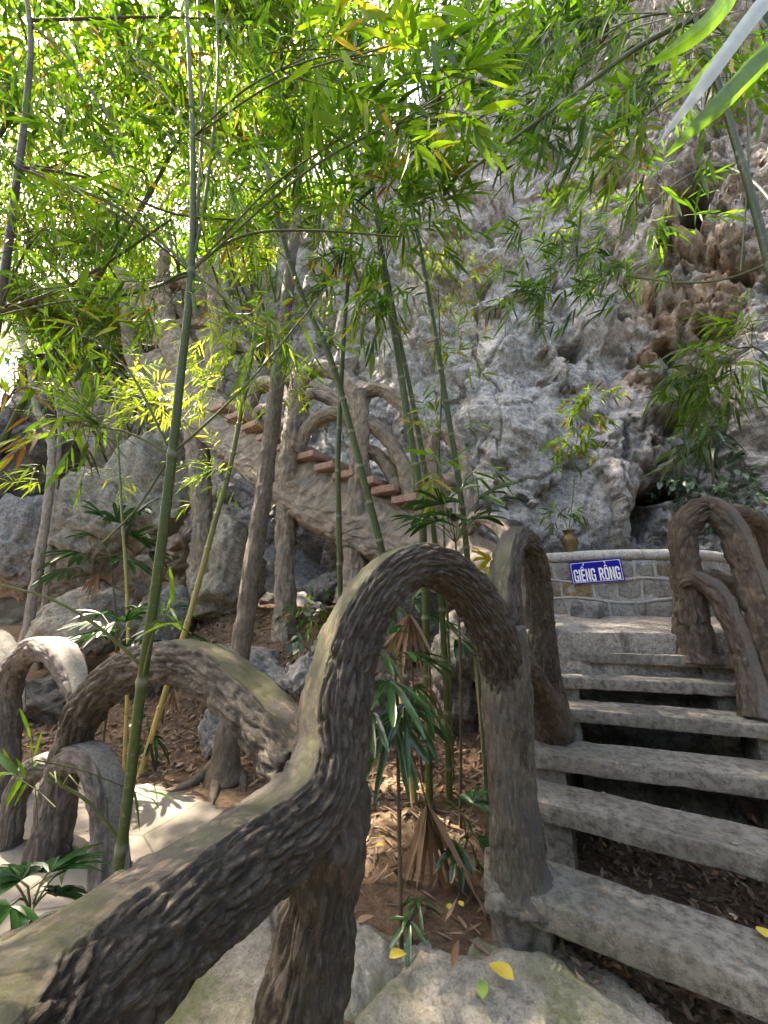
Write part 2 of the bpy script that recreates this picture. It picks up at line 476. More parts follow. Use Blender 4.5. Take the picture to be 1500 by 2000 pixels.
# the paved path on the left: one poured sheet with a broken edge
def path_material():
    m, nt, out = mat('path_cement'); g = NT(nt); co = g.coord()
    a = g.noise(co, 1.7, 6, .62); b = g.noise(co, 16, 6, .7); c = g.noise(co, 75, 3, .6)
    col = g.mix(g.ramp(a, [(.35, 0), (.68, 1)]), (.15, .137, .12), (.25, .232, .207))
    col = g.mix(g.ramp(b, [(.45, 0), (.75, .7)]), col, (.16, .145, .12))
    crack = g.ramp(g.voro(g.map(co, (1, 1, 1)), 1.6, 'DISTANCE_TO_EDGE'), [(0, 1), (.012, 0)])
    col = g.mix(g.math('MULTIPLY', crack, .8), col, (.06, .05, .04))
    g.bsdf(out, col, .9, g.bump(g.math('ADD', b, g.math('MULTIPLY', c, .5)), .006, .8), .25)
    return m
M['path'] = path_material()
def sheet(outline, z, thick, seed, n=70, edge=.06):
    """a filled outline as a gridded slab: top sheet with a soft broken rim"""
    poly = np.asarray(outline, float)
    lo, hi = poly.min(0) - .2, poly.max(0) + .2
    xs = np.linspace(lo[0], hi[0], n); ys = np.linspace(lo[1], hi[1], n)
    Xg, Yg = np.meshgrid(xs, ys, indexing='ij'); pts = np.stack([Xg.ravel(), Yg.ravel()], 1)
    ins = np.zeros(len(pts), bool); dist = np.full(len(pts), 9.0)
    for i in range(len(poly)):
        a, b = poly[i], poly[(i + 1) % len(poly)]
        with np.errstate(divide='ignore', invalid='ignore'):
            cr = ((a[1] > pts[:, 1]) != (b[1] > pts[:, 1])) & (pts[:, 0] < (b[0] - a[0]) * (pts[:, 1] - a[1]) / (b[1] - a[1]) + a[0])
        ins ^= cr
        d = b - a; t = np.clip(((pts - a) @ d) / (d @ d), 0, 1)
        dist = np.minimum(dist, np.linalg.norm(pts - a - t[:, None] * d, axis=1))
    sd = np.where(ins, dist, -dist) + .05 * fbm(np.column_stack([pts * 4, np.full(len(pts), seed)]), 3)
    top = sstep(-edge * .4, edge, sd)
    p3 = np.column_stack([pts, np.full(len(pts), seed)])
    zz = z - thick * (1 - top) + (.012 * fbm(p3 * 1.5, 3) + .004 * fbm(p3 * 11, 3)) * top
    V = np.column_stack([pts, zz])
    id2 = np.arange(len(V)).reshape(n, n)
    F = np.stack([id2[:-1, :-1], id2[1:, :-1], id2[1:, 1:], id2[:-1, 1:]], -1).reshape(-1, 4)
    F = F[(sd[F] > -edge * 1.6).any(1)]
    return V, F
V, F = sheet([(-9, 1.9), (-9, 3.6), (-4.5, 3.75), (-2.9, 3.45), (-1.9, 3.38), (-1.35, 3.22), (-.95, 2.95), (-.45, 2.55), (-.32, 1.9), (-.25, 0.6), (.25, -1.5), (-3, -1.5), (-4, 1.2)], .035, .16, 3.0, 130)
struct('path', np_mesh('path', V, F), M['path'])

# ================================================================== cliff
PLAN = np.array([(7.3, .8), (6.6, 2.0), (6.0, 3.1), (5.3, 4.2), (4.4, 5.0), (3.2, 5.4), (2.2, 5.35), (1.4, 5.5), (.6, 6.2), (-.6, 6.9), (-2, 7.3), (-4, 7.9), (-7, 8.5), (-11, 9.2), (-16, 9.5)], float)
pl, _ = resample(catmull(np.column_stack([PLAN, np.zeros(len(PLAN))]), 12), .031)
pl = pl[(pl[:, 0] < 10.5) & (pl[:, 0] > -12.5)]
NU = len(pl); NZ = 460
zs = 17.0 * (np.linspace(0, 1, NZ) ** 1.25) + 0.0
U0 = pl[:, None, :2].repeat(NZ, 1); Z0 = zs[None, :].repeat(NU, 0)
tx = np.gradient(pl[:, 0]); ty = np.gradient(pl[:, 1]); ln = np.hypot(tx, ty)
nx, ny = -ty / ln, tx / ln                                  # outward (towards the viewer)
sgn = np.sign(-(ny))                                         # outward means -Y
nx, ny = nx * sgn, ny * sgn
hmax = 14.0 + 3.0 * sstep(-1.5, 1.6, pl[:, 0]) - 2.0 * sstep(-3.5, -7, pl[:, 0])  # top edge of the face
lean = 0.10
over = np.maximum(Z0 - hmax[:, None], 0)
back = lean * Z0 + over * 1.1 + 0.9 * sstep(2.2, 5.5, Z0) * sstep(-0.4, -3.5, pl[:, 0])[:, None]
Zt = np.where(over > 0, hmax[:, None] + over * .75, Z0)
B0 = np.stack([U0[..., 0] - nx[:, None] * back, U0[..., 1] - ny[:, None] * back, Zt], -1).reshape(-1, 3)
# where each point stands in the picture, to lay out the big hollows and bulges measured from it
dy = B0[:, 1]; dz = B0[:, 2] - CAM_Z
fw = dy * _c + dz * _s; upv = -dy * _s + dz * _c
BPX = 750 + FPX * B0[:, 0] / fw; BPY = 1000 - FPX * upv / fw
def blob(px, py, rx, ry, rot=0):
    c, s = math.cos(R(rot)), math.sin(R(rot)); x = BPX - px; y = BPY - py
    return np.exp(-(((x * c + y * s) / rx) ** 2 + ((-x * s + y * c) / ry) ** 2))
rough_m = np.clip(sstep(1150, 1290, BPX + 90 * fbm(B0 * .9, 2)) + .35 * sstep(420, 200, BPX), 0, 1)
rough_m *= 1 - .6 * blob(1480, 820, 70, 240)
disp = .42 * fbm(B0 * .42, 2) + .26 * fbm(B0 * 1.0 + 3, 2)
w1, w2 = worley(B0 * np.array([1.15, 1.15, .8]) + .35 * fbm(B0 * 1.3, 2)[:, None])
disp += (.26 * (w2 - w1) - .08) * (.06 + .8 * rough_m)
v1, v2 = worley(B0 * np.array([3.6, 3.6, 3.0]) + .5 * fbm(B0 * 2.5, 2)[:, None])
disp += (.12 * (v2 - v1) - .05) * rough_m + .012 * (v2 - v1)
disp += -.10 * np.clip(.35 - v1, 0, 1) * rough_m * 3
disp -= .10 * sstep(.14, 0, v2 - v1) * rough_m + .09 * sstep(.07, 0, w2 - w1)
u1, u2 = worley(B0 * np.array([8.5, 8.5, 7.0]) + .6 * fbm(B0 * 5, 2)[:, None])
disp += (.075 * sstep(0, .5, u2 - u1) - .04) * (.03 + .8 * rough_m)
disp += .26 * facets(B0 * np.array([.75, .75, .5]) + .18 * fbm(B0 * 2.2 + 3, 3)[:, None]) * (1 - .4 * rough_m) + .028 * facets(B0 * np.array([3.2, 3.2, 2.3]) + .3 * fbm(B0 * 5 + 3, 2)[:, None])
disp += .085 * ridged(B0 * np.array([1.5, 1.5, 1.1]), 3) * (.10 + .8 * rough_m)
st_ = B0 @ np.array([[.8, .2, .55], [-.1, .9, .1], [-.5, .1, .8]])
disp += .028 * ridged(st_ * np.array([1.2, 3.0, 5.0]), 3) * (1 - .5 * rough_m)
disp += .045 * fbm(B0 * 6.5, 4, .6) * (.24 + 1.0 * rough_m)
disp += .030 * ridged(B0 * np.array([11, 11, 8.0]), 2) * (.22 + .8 * rough_m)
for px, py, rx, ry, d, rot in [
        (1112, 690, 27, 20, -.75, 20), (1352, 385, 42, 68, -1.0, 15), (1290, 962, 52, 26, -.60, -15), (1140, 850, 50, 42, -.38, -25),
        (1245, 1010, 24, 60, -.42, 0), (1370, 900, 75, 70, -.40, 0), (1020, 300, 20, 50, -.4, 0), (1240, 120, 40, 60, -.5, 0),
        (1330, 690, 40, 50, -.25, 0), (1200, 745, 22, 80, -.25, 8), (1450, 540, 40, 30, -.35, 0), (940, 640, 90, 20, -.12, -20),
        (1165, 985, 50, 105, .42, 0), (1480, 820, 80, 210, .48, 0), (1290, 880, 26, 110, .30, -28), (1030, 850, 130, 200, .30, 0),
        (1290, 560, 60, 40, .25, 20), (1330, 460, 30, 60, .30, 0), (1180, 640, 70, 40, .22, -20), (880, 500, 80, 100, .25, 0),
        (1010, 560, 170, 22, -.16, -12), (640, 1110, 62, 50, -1.0, 0), (700, 620, 60, 80, .3, 0), (760, 480, 30, 120, -.35, 0),
        (500, 1000, 60, 120, .3, 0), (300, 940, 60, 40, -.4, 0), (80, 960, 90, 20, -.5, 0), (560, 780, 40, 60, -.5, 0)]:
    disp += d * blob(px, py, rx, ry, rot)
wx_, wy_ = 16 * fbm(B0 * 3.1 + 4, 3), 16 * fbm(B0 * 3.1 + 44, 3)
rgp = np.random.default_rng(3)
pits = [(1112, 690, 26, 20, .8), (1352, 390, 34, 62, 1.1), (1345, 450, 30, 30, .7), (1292, 962, 44, 24, .8), (1250, 1010, 18, 50, .5), (1030, 320, 14, 40, .4), (1210, 905, 10, 60, .3), (1300, 830, 40, 22, .45), (1450, 545, 28, 24, .5), (1380, 640, 26, 14, .4), (1300, 690, 22, 22, .45), (1420, 440, 22, 16, .4), (870, 560, 30, 14, .3), (960, 470, 16, 30, .35)]
for k in range(130):
    x_ = rgp.uniform(1190, 1500); y_ = rgp.uniform(330, 1020)
    if x_ > 1430 and y_ > 600: continue
    r_ = rgp.uniform(5, 15); pits.append((x_, y_, r_ * rgp.uniform(.8, 1.8), r_, rgp.uniform(.06, .22)))
for k in range(18):
    r_ = rgp.uniform(4, 10); pits.append((rgp.uniform(820, 1200), rgp.uniform(250, 800), r_ * rgp.uniform(.8, 2.2), r_, rgp.uniform(.04, .12)))
pitm = np.zeros(len(B0))
for x_, y_, rx_, ry_, d_ in pits:
    near_ = (np.abs(BPX - x_) < rx_ * 2 + 30) & (np.abs(BPY - y_) < ry_ * 2 + 30)
    if not near_.any(): continue
    rr_ = np.hypot((BPX[near_] - x_ + wx_[near_] * min(1, rx_ / 20)) / rx_, (BPY[near_] - y_ + wy_[near_] * min(1, ry_ / 20)) / ry_)
    disp[near_] -= d_ * sstep(1.15, .55, rr_); disp[near_] += .16 * d_ * np.exp(-((rr_ - 1.35) / .25) ** 2)
nn = np.stack([nx[:, None].repeat(NZ, 1), ny[:, None].repeat(NZ, 1), np.zeros((NU, NZ))], -1).reshape(-1, 3)
vd = np.stack([fbm(B0 * 2.4 + 31, 2), fbm(B0 * 2.4 + 57, 2), fbm(B0 * 2.4 + 83, 2)], 1) * (.03 + .05 * rough_m)[:, None]
CV = B0 + nn * disp[:, None] + vd
brown = np.clip(1.15 * blob(1350, 560, 130, 120, 0) + .9 * blob(1290, 740, 85, 110, 0) + .6 * blob(1200, 380, 120, 80) + .4 * blob(1460, 330, 80, 80), 0, 1)
brown = np.clip(brown * (.75 + 1.4 * fbm(B0 * 1.8 + 7, 4)), 0, .9)
beige = np.clip(sstep(560, 330, BPX) * (.8 + .8 * fbm(B0 * 1.2, 3)), 0, .9)
hollow_shade = np.clip(sstep(.30, .12, v1) * rough_m * .45 + .8 * np.clip(-disp - .35, 0, 1), 0, .8)  # shade painted into pit centres and deep hollows
ci = np.arange(NU * NZ).reshape(NU, NZ)
CF = np.stack([ci[:-1, :-1], ci[1:, :-1], ci[1:, 1:], ci[:-1, 1:]], -1).reshape(-1, 4)
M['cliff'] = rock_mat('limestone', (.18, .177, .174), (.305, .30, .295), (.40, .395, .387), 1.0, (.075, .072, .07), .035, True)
struct('cliff', np_mesh('cliff', CV, CF, {'brown': brown, 'beige': beige, 'hollow_shade': hollow_shade}), M['cliff'])

_fw = CV[:, 1] * _c + (CV[:, 2] - CAM_Z) * _s
CPX = 750 + FPX * CV[:, 0] / _fw; CPY = 1000 - FPX * (-CV[:, 1] * _s + (CV[:, 2] - CAM_Z) * _c) / _fw
def cliff_Y(px, py, off=.06):
    """distance at which the rock face is met in that direction"""
    d = (CPX - px) ** 2 + (CPY - py) ** 2; m = np.argsort(d)[:12]
    return float(CV[m, 1].min()) - off
# wooded slope above and behind the cliff
hx = np.linspace(-40, 40, 60); hy = np.linspace(9.5, 70, 50)
HX, HY = np.meshgrid(hx, hy, indexing='ij')
HZ = 8.5 + (HY - 9.5) * .95 + 3.5 * sstep(0, 10, HX) + 1.2 * fbm(np.stack([HX.ravel() * .12, HY.ravel() * .12, 0 * HX.ravel()], 1), 3).reshape(HX.shape)
HZ = np.minimum(HZ, 44 + 2 * np.sin(HX * .2))
hi_ = np.arange(HX.size).reshape(HX.shape)
HF = np.stack([hi_[:-1, :-1], hi_[1:, :-1], hi_[1:, 1:], hi_[:-1, 1:]], -1).reshape(-1, 4)
M['hill'] = plain('hill_soil', (.07, .085, .03), .95, .1, 0, .5, 2.0, .05)
struct('hill', np_mesh('hill', np.stack([HX, HY, HZ], -1).reshape(-1, 3), HF), M['hill'])

ROOTABLE = np.vstack([CV[::3], np.stack([HX, HY, HZ], -1).reshape(-1, 3)])
def root_on_rock(p):
    return Vector(ROOTABLE[np.argmin(((ROOTABLE - np.array(p)) ** 2).sum(1))])
# ================================================================== loose rocks
def rock_mesh(name, c, sx, sy, sz, seed, rough=.12, sub=5, cuts=9, pit=0.0):
    bm = bmesh.new(); bmesh.ops.create_icosphere(bm, subdivisions=sub, radius=1.0)
    V = np.array([v.co[:] for v in bm.verts]); F = np.array([[v.index for v in f.verts] for f in bm.faces]); bm.free()
    rg = np.random.default_rng(seed)
    for k in range(cuts):
        n = rg.normal(size=3); n /= np.linalg.norm(n); d = rg.uniform(.45, .85)
        h = V @ n - d; m = h > 0
        V[m] -= n * (h[m] * .88)[:, None]
    V *= np.array([sx, sy, sz])
    sc = (sx * sy * sz) ** (1 / 3)
    q = V / sc + seed * 3.1
    d = rough * sc * (.9 * fbm(q * 1.4, 3) + .35 * fbm(q * 5, 3) + .12 * ridged(q * 11, 2))
    if pit:
        a1, a2 = worley(q * 5.5); d -= pit * sc * np.clip(.45 - a1, 0, 1)
    V = V + V / np.linalg.norm(V, axis=1)[:, None] * d[:, None]
    a = R(rg.uniform(0, 360)); ca, sa = math.cos(a) if False else 1, 0
    return np_mesh(name, V + np.array(c), F)
M['rock_beige'] = rock_mat('rock_beige', (.165, .15, .125), (.28, .255, .215), (.35, .33, .285), 1.6, (.08, .07, .055), .015)
M['rock_grey'] = rock_mat('rock_grey', (.105, .105, .105), (.205, .203, .20), (.30, .297, .29), 1.8, (.07, .065, .06), .015)
M['rock_dark'] = rock_mat('rock_dark', (.045, .042, .039), (.09, .084, .078), (.14, .135, .127), 1.6, (.04, .036, .03), .02)  # dark rock; on the rubble under the steps it paints shade
M['rock_moss'] = rock_mat('rock_moss', (.20, .19, .165), (.29, .275, .24), (.33, .315, .275), 2.6, (.12, .11, .09), .008, False, .75)
ROCKS = [
    ('rock', 165, 1045, 6.2, 95, 105, 'rock_beige', 'broad pitted beige boulder with a ledge of bamboo on top', .16, .3),
    ('rock', 290, 985, 6.7, 100, 130, 'rock_beige', 'tall cracked beige rock face right of the pitted boulder', .14, .1),
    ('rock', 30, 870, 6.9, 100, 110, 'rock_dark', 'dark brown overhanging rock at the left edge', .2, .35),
    ('rock', 30, 1080, 6.5, 85, 105, 'rock_grey', 'pale blue grey rock low at the left edge', .14, .1),
    ('rock', 335, 1205, 5.9, 42, 95, 'rock_grey', 'upright narrow grey slab rock beside the stair footing', .1, 0),
    ('rock', 190, 1230, 5.7, 95, 75, 'rock_beige', 'ochre stained rock behind the small fan palms', .15, .1),
    ('rock', 455, 1120, 6.3, 85, 120, 'rock_beige', 'big beige rock between slim trunk and left stair post', .13, .1),
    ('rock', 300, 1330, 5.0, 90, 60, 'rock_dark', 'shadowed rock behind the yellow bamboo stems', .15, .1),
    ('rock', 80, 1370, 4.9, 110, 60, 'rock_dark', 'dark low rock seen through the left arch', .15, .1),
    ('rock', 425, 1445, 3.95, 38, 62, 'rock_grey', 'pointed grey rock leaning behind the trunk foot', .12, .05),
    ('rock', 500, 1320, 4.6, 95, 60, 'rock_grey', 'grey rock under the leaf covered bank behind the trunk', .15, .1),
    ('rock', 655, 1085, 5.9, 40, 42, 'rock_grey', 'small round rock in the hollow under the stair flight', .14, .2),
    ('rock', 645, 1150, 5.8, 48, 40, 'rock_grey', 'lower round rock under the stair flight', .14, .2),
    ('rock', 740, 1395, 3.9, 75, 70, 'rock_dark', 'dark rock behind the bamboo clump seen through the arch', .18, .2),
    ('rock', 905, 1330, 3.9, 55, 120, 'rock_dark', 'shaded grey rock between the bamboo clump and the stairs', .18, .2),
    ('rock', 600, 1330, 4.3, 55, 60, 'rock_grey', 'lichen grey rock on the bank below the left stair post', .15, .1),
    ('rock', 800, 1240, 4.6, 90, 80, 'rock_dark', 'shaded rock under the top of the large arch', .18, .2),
]
for i, (nm, px, py, Y, rx, ry, mt, lab, rg_, pit) in enumerate(ROCKS):
    c = P(px, py, Y); k = mpp(px, py, Y)
    o = link(nm, rock_mesh(nm, (0, 0, 0), rx * k * 1.12, max(rx, ry) * k * .75, ry * k * 1.15, 20 + i, rg_ * 1.5, 5, 14, pit + .12), M[mt], loc=c)
    tag(o, lab, 'rock', 'rocks along the foot of the cliff')
# flat rocks the stair stands on, bottom of the picture
def slab_rock(name, label, outline, z, thick, seed, mt, bumps=()):
    V, F = sheet(outline, z, thick, seed, 120, .07)
    p = np.column_stack([V[:, :2], np.full(len(V), seed)])
    V[:, 2] += .020 * fbm(p * 1.8, 3) + .006 * ridged(p * 5, 2)
    for bx, by, br, bh in bumps: V[:, 2] += bh * np.exp(-((V[:, 0] - bx) ** 2 + (V[:, 1] - by) ** 2) / br ** 2)
    o = link(name, np_mesh(name, V, F), M[mt]); return tag(o, label, 'rock', 'flat rocks at the foot of the stair')
slab_rock('flat_rock', 'large flat grey green rock at the foot of the stair', [(.0, 1.84), (.12, 1.93), (.26, 1.96), (.42, 1.93), (.52, 1.98), (.66, 1.93), (.80, 1.80), (.95, 1.62), (1.05, 1.3), (1.15, .55), (-.2, .5), (-.22, 1.4)], .030, .05, 5.0, 'rock_moss', [(.12, 1.78, .10, -.02), (.55, 1.85, .14, .015)])
slab_rock('flat_rock', 'smaller pale rock against the soil left of the flat rock', [(-.42, 2.06), (-.2, 2.12), (-.02, 2.06), (.10, 1.95), (.06, 1.82), (-.1, 1.7), (-.4, 1.7)], .050, .07, 8.0, 'rock_moss')
slab_rock('flat_rock', 'pale rock floor below the leaning foreground rail', [(-.95, 2.1), (-.55, 2.2), (-.40, 1.95), (-.28, 1.2), (-.24, .5), (-.8, .5), (-1.1, 1.3)], .075, .14, 12.0, 'rock_moss')
# ================================================================== cement materials
M['wood_fore'] = faux_wood('cement_bark_dark', (.032, .027, .021), (.064, .055, .045), (.155, .138, .115), (.040, .037, .033), (.080, .072, .062), (.062, .070, .024), .75, None, 1.7, .014, (.17, .125, .085))
M['wood_newel'] = faux_wood('cement_bark_post', (.052, .047, .040), (.090, .082, .069), (.175, .162, .14), (.1, .1, .09), (.1, .1, .09), (.1, .1, .04), .3, (.07, .075, .078), 1.5, .008)
M['wood_left'] = faux_wood('cement_bark_grey', (.055, .047, .044), (.10, .088, .083), (.21, .19, .175), (.17, .16, .152), (.25, .235, .22), (.10, .11, .05), .35)
M['wood_up'] = faux_wood('cement_bark_pink', (.15, .12, .095), (.24, .195, .155), (.35, .30, .25), (.27, .24, .21), (.32, .29, .26), (.2, .19, .08), .4, (.145, .13, .115), .55, .022)
M['wood_right'] = faux_wood('cement_bark_brown', (.038, .028, .020), (.076, .056, .040), (.165, .132, .104), (.085, .074, .066), (.15, .12, .095), (.10, .10, .05), .2)
def cement():
    m, nt, out = mat('tread_cement'); g = NT(nt); co = g.coord()
    a = g.noise(co, 3.2, 6, .62, .3); b = g.noise(co, 26, 6, .7); c = g.noise(co, 140, 3, .6)
    col = g.mix(g.ramp(a, [(.33, 0), (.68, 1)]), (.155, .146, .13), (.25, .235, .208))
    col = g.mix(g.ramp(b, [(.42, 0), (.62, .85)]), col, (.06, .058, .05))
    col = g.mix(g.ramp(c, [(.63, 0), (.74, .7)]), col, (.36, .35, .33))
    mo = g.ramp(g.noise(co, 1.9, 5, .6), [(.5, 0), (.68, .45)])
    col = g.mix(mo, col, (.10, .105, .065))
    h = g.math('ADD', b, g.math('MULTIPLY', c, .6))
    g.bsdf(out, col, g.ramp(a, [(.3, .7), (.7, .9)]), g.bump(h, .008, 1.0), .3)
    return m
M['cement'] = cement()

def block(name, poly, z0, z1, seed=0.0, bev=.012, rough=.004, cell=.045):
    """prism over a plan outline with worn, rounded, slightly uneven faces"""
    bm = bmesh.new()
    lo = [bm.verts.new((x, y, z0)) for x, y in poly]; hi = [bm.verts.new((x, y, z1)) for x, y in poly]
    n = len(poly)
    bm.faces.new(hi); bm.faces.new(lo[::-1])
    for i in range(n):
        j = (i + 1) % n; bm.faces.new((lo[i], lo[j], hi[j], hi[i]))
    bmesh.ops.recalc_face_normals(bm, faces=bm.faces)
    bmesh.ops.bevel(bm, geom=list(bm.edges), offset=bev, segments=2, profile=.6, affect='EDGES')
    for _ in range(7):
        long = [e for e in bm.edges if e.calc_length() > cell * 1.6]
        if not long or len(bm.verts) > 4500: break
        bmesh.ops.subdivide_edges(bm, edges=long, cuts=1, use_grid_fill=True)
    bmesh.ops.triangulate(bm, faces=[f for f in bm.faces if len(f.verts) > 4])
    co = np.array([v.co[:] for v in bm.verts]); bm.normal_update()
    no = np.array([v.normal[:] for v in bm.verts])
    q = co + seed
    d = rough * (.8 * fbm(q * 3, 2) + .9 * fbm(q * 19, 3)) - rough * 1.6 * sstep(.35, .7, fbm(q * 9 + 40, 3))
    co = co + no * d[:, None]
    for v, c in zip(bm.verts, co): v.co = c
    me = bm_mesh(bm, name, True)
    try: me.set_sharp_from_angle(angle=R(50))
    except Exception: pass
    return me

# ================================================================== lower flight of open cement steps
Z1, RISE = .24, .16
EDGES = [((985, 1732), (1500, 1928)), ((1047, 1564), (1500, 1677)), ((1040, 1469), (1500, 1524)), ((1092, 1382), (1500, 1416)), ((1083, 1322), (1440, 1337)), ((1078, 1271), (1423, 1284))]
WID = [1.55, 1.55, 1.5, 1.42, 1.38, 1.35]
DEP = [.27, .28, .29, .28, .27, .30]
st = thing('staircase', 'flight of six open grey cement steps climbing to the stone landing', 'stairs', (1.3, 2.4, 0))
STEP = []
for k, ((a, b)) in enumerate(EDGES):
    z = Z1 + RISE * k
    A, B_ = PZ(*a, z), PZ(*b, z)
    d = (B_ - A); d.z = 0; d.normalize(); nrm = Vector((-d.y, d.x, 0))
    Lp = A - d * (.10 if k == 0 else .05); Rp = A + d * WID[k]
    th = [.105, .095, .09, .085, .08, .08][k]
    poly = [Lp, Rp, Rp + nrm * DEP[k], Lp + nrm * DEP[k]]
    if k == 0: poly = [Lp + nrm * .03, Lp + d * .03, Rp, Rp + nrm * DEP[k], Lp + nrm * (DEP[k] + .02), Lp + nrm * .22 - d * .05]
    part('tread', block('tread', [(p.x, p.y) for p in poly], z - th, z, k * 7.0, .010, .0040, .035), M['cement'], st)
    STEP.append((A, d, nrm, z, th))
    # the block that carries each end of the plank
    for side in (0, 1):
        base = (A + d * (.02 if k else -.02)) if side == 0 else (A + d * (WID[k] - .30))
        w = [.19, .14, .16, .12, .16, .17][k] if side == 0 else .27
        q = [base + nrm * .05, base + d * w + nrm * .05, base + d * w + nrm * (DEP[k] - .02), base + nrm * (DEP[k] - .02)]
        lowz = -.12 if k < 2 else z - th - RISE - .28
        part('support', block('support', [(p.x, p.y) for p in q], lowz, z - th + .001, 40 + k * 3 + side, .01, .006, .06), M['cement'], st)
# low side walls added to keep light from under the planks
for side in (0, 1):
    for k in range(1, 5):
        A, d, nrm, z, th = STEP[k]; A2, d2, n2, z2, th2 = STEP[k + 1]
        o1 = A + d * (.05 if side == 0 else WID[k] - .12); o2 = A2 + d2 * (.05 if side == 0 else WID[k + 1] - .12)
        q = [o1 + nrm * .1, o1 + d * .10 + nrm * .1, o2 + d2 * .10 + n2 * .1, o2 + n2 * .1]
        part('shade_wall', block('shade_wall', [(p.x, p.y) for p in q], -.12, z - th - .004, 90 + k * 3 + side, .01, .012, .07), M['rock_dark'], st)
# rough rubble wall under the upper steps, coloured dark for the shade there
def rough_block(name, poly, z0, z1, seed, amp):
    return block(name, poly, z0, z1, seed, .03, amp, .05)
M['ledge'] = rock_mat('ledge_stone', (.20, .18, .16), (.32, .30, .275), (.38, .36, .335), 3.0, (.07, .06, .05), .012)
rb = STEP[4]
pa = [rb[0] + rb[1] * .0 + rb[2] * .16, rb[0] + rb[1] * 1.3 + rb[2] * .16, rb[0] + rb[1] * 1.3 + rb[2] * .5, rb[0] + rb[2] * .5]
part('rubble_core', rough_block('rubble_core', [(p.x, p.y) for p in pa], -.1, .80, 3.3, .035), M['rock_dark'], st)
rb = STEP[2]
pa = [rb[0] + rb[1] * .3 + rb[2] * .24, rb[0] + rb[1] * 1.1 + rb[2] * .22, rb[0] + rb[1] * 1.1 + rb[2] * .5, rb[0] + rb[1] * .2 + rb[2] * .5]
part('rubble_core', rough_block('rubble_core', [(p.x, p.y) for p in pa], -.1, .44, 9.3, .05), M['rock_dark'], st)

# stone landing
lf = STEP[5]
f0 = PZ(1000, 1231, 1.2); f1 = PZ(1340, 1236, 1.2)
dl = (f1 - f0); dl.z = 0; dl.normalize()
La = f0 - dl * .25; Ra = f0 + dl * 4.2
lp = [La, Ra, Vector((5.5, 6.2, 0)), Vector((.9, 6.4, 0))]
bl = block('landing', [(p.x, p.y) for p in lp], .2, 1.2, 2.2, .025, .012, .07)
bl_co = np.array([v.co[:] for v in bl.vertices])
for v in bl.vertices:
    dist = (Vector((v.co.x, v.co.y, 0)) - f0).dot(Vector((-dl.y, dl.x, 0)))
    if v.co.z > 1.0: v.co.z += .075 * max(0, min(1, dist / .9))
struct('landing', bl, M['ledge'])

# ================================================================== round stone kerb of the well
WC = Vector((2.95, 5.45)); WR = 1.52; WZ0, WZ1 = 1.22, 1.86
well = thing('well_wall', 'round wall of the well in grey rubble stones with raised mortar joints', 'stone wall', (WC.x, WC.y, WZ0))
def cyl(ang, rad, z): return (WC.x + rad * math.sin(ang), WC.y - rad * math.cos(ang), z)
def ring(name, r0, r1, z0, z1, a0, a1, n, seed, amp, rnd=.0, nz=8):
    V = []; prof = [(r1, z0)] + [(r0, z0 + (z1 - z0) * i / nz) for i in range(nz + 1)] + [(r1, z1)]
    if rnd:
        prof = [(r1, z0), (r0 - rnd * .2, z0 + .001), (r0, z0 + (z1 - z0) * .3), (r0 - rnd * .05, z0 + (z1 - z0) * .65), (r0 - rnd * .35, z0 + (z1 - z0) * .9), (r0 - rnd, z1), (r1, z1 + .004)]
    m = len(prof)
    for i in range(n + 1):
        a = a0 + (a1 - a0) * i / n
        for r, z in prof: V.append(cyl(a, r, z))
    V = np.array(V); V[:, :2] += amp * (V[:, :2] - np.array(WC)) / WR * fbm(V * 6 + seed, 3)[:, None]; V[:, 2] += amp * .6 * fbm(V * 3 + seed + 9, 2)
    i2 = np.arange(len(V)).reshape(n + 1, m)
    F = np.stack([i2[:-1, :-1], i2[1:, :-1], i2[1:, 1:], i2[:-1, 1:]], -1).reshape(-1, 4)
    return np_mesh(name, V, F)
M['mortar'] = rock_mat('mortar', (.32, .31, .295), (.40, .39, .375), (.44, .43, .415), 4.0, (.17, .16, .15), .006)
M['coping'] = rock_mat('coping_cement', (.30, .29, .275), (.40, .39, .375), (.44, .43, .415), 3.0, (.14, .13, .12), .005)
M['wall_stone'] = rock_mat('wall_stone', (.19, .178, .162), (.29, .277, .258), (.36, .347, .325), 5.0, (.075, .065, .055), .012)
M['wall_stone_red'] = rock_mat('wall_stone_red', (.20, .14, .105), (.27, .205, .16), (.31, .27, .235), 5.0, (.09, .07, .055), .012)
M['wall_stone_pale'] = rock_mat('wall_stone_pale', (.24, .235, .225), (.33, .325, .315), (.39, .385, .375), 5.0, (.13, .12, .115), .012)
M['wall_stone_gold'] = rock_mat('wall_stone_gold', (.17, .135, .09), (.26, .21, .13), (.46, .35, .16), 7.0, (.09, .07, .05), .012)
part('wall_core', ring('wall_core', WR, WR - .35, WZ0 - .03, WZ1, R(-88), R(78), 120, 1.0, .012), M['mortar'], well)
part('coping', ring('coping', WR + .035, WR - .38, WZ1 - .004, WZ1 + .115, R(-88), R(78), 140, 4.0, .012, .10), M['coping'], well)
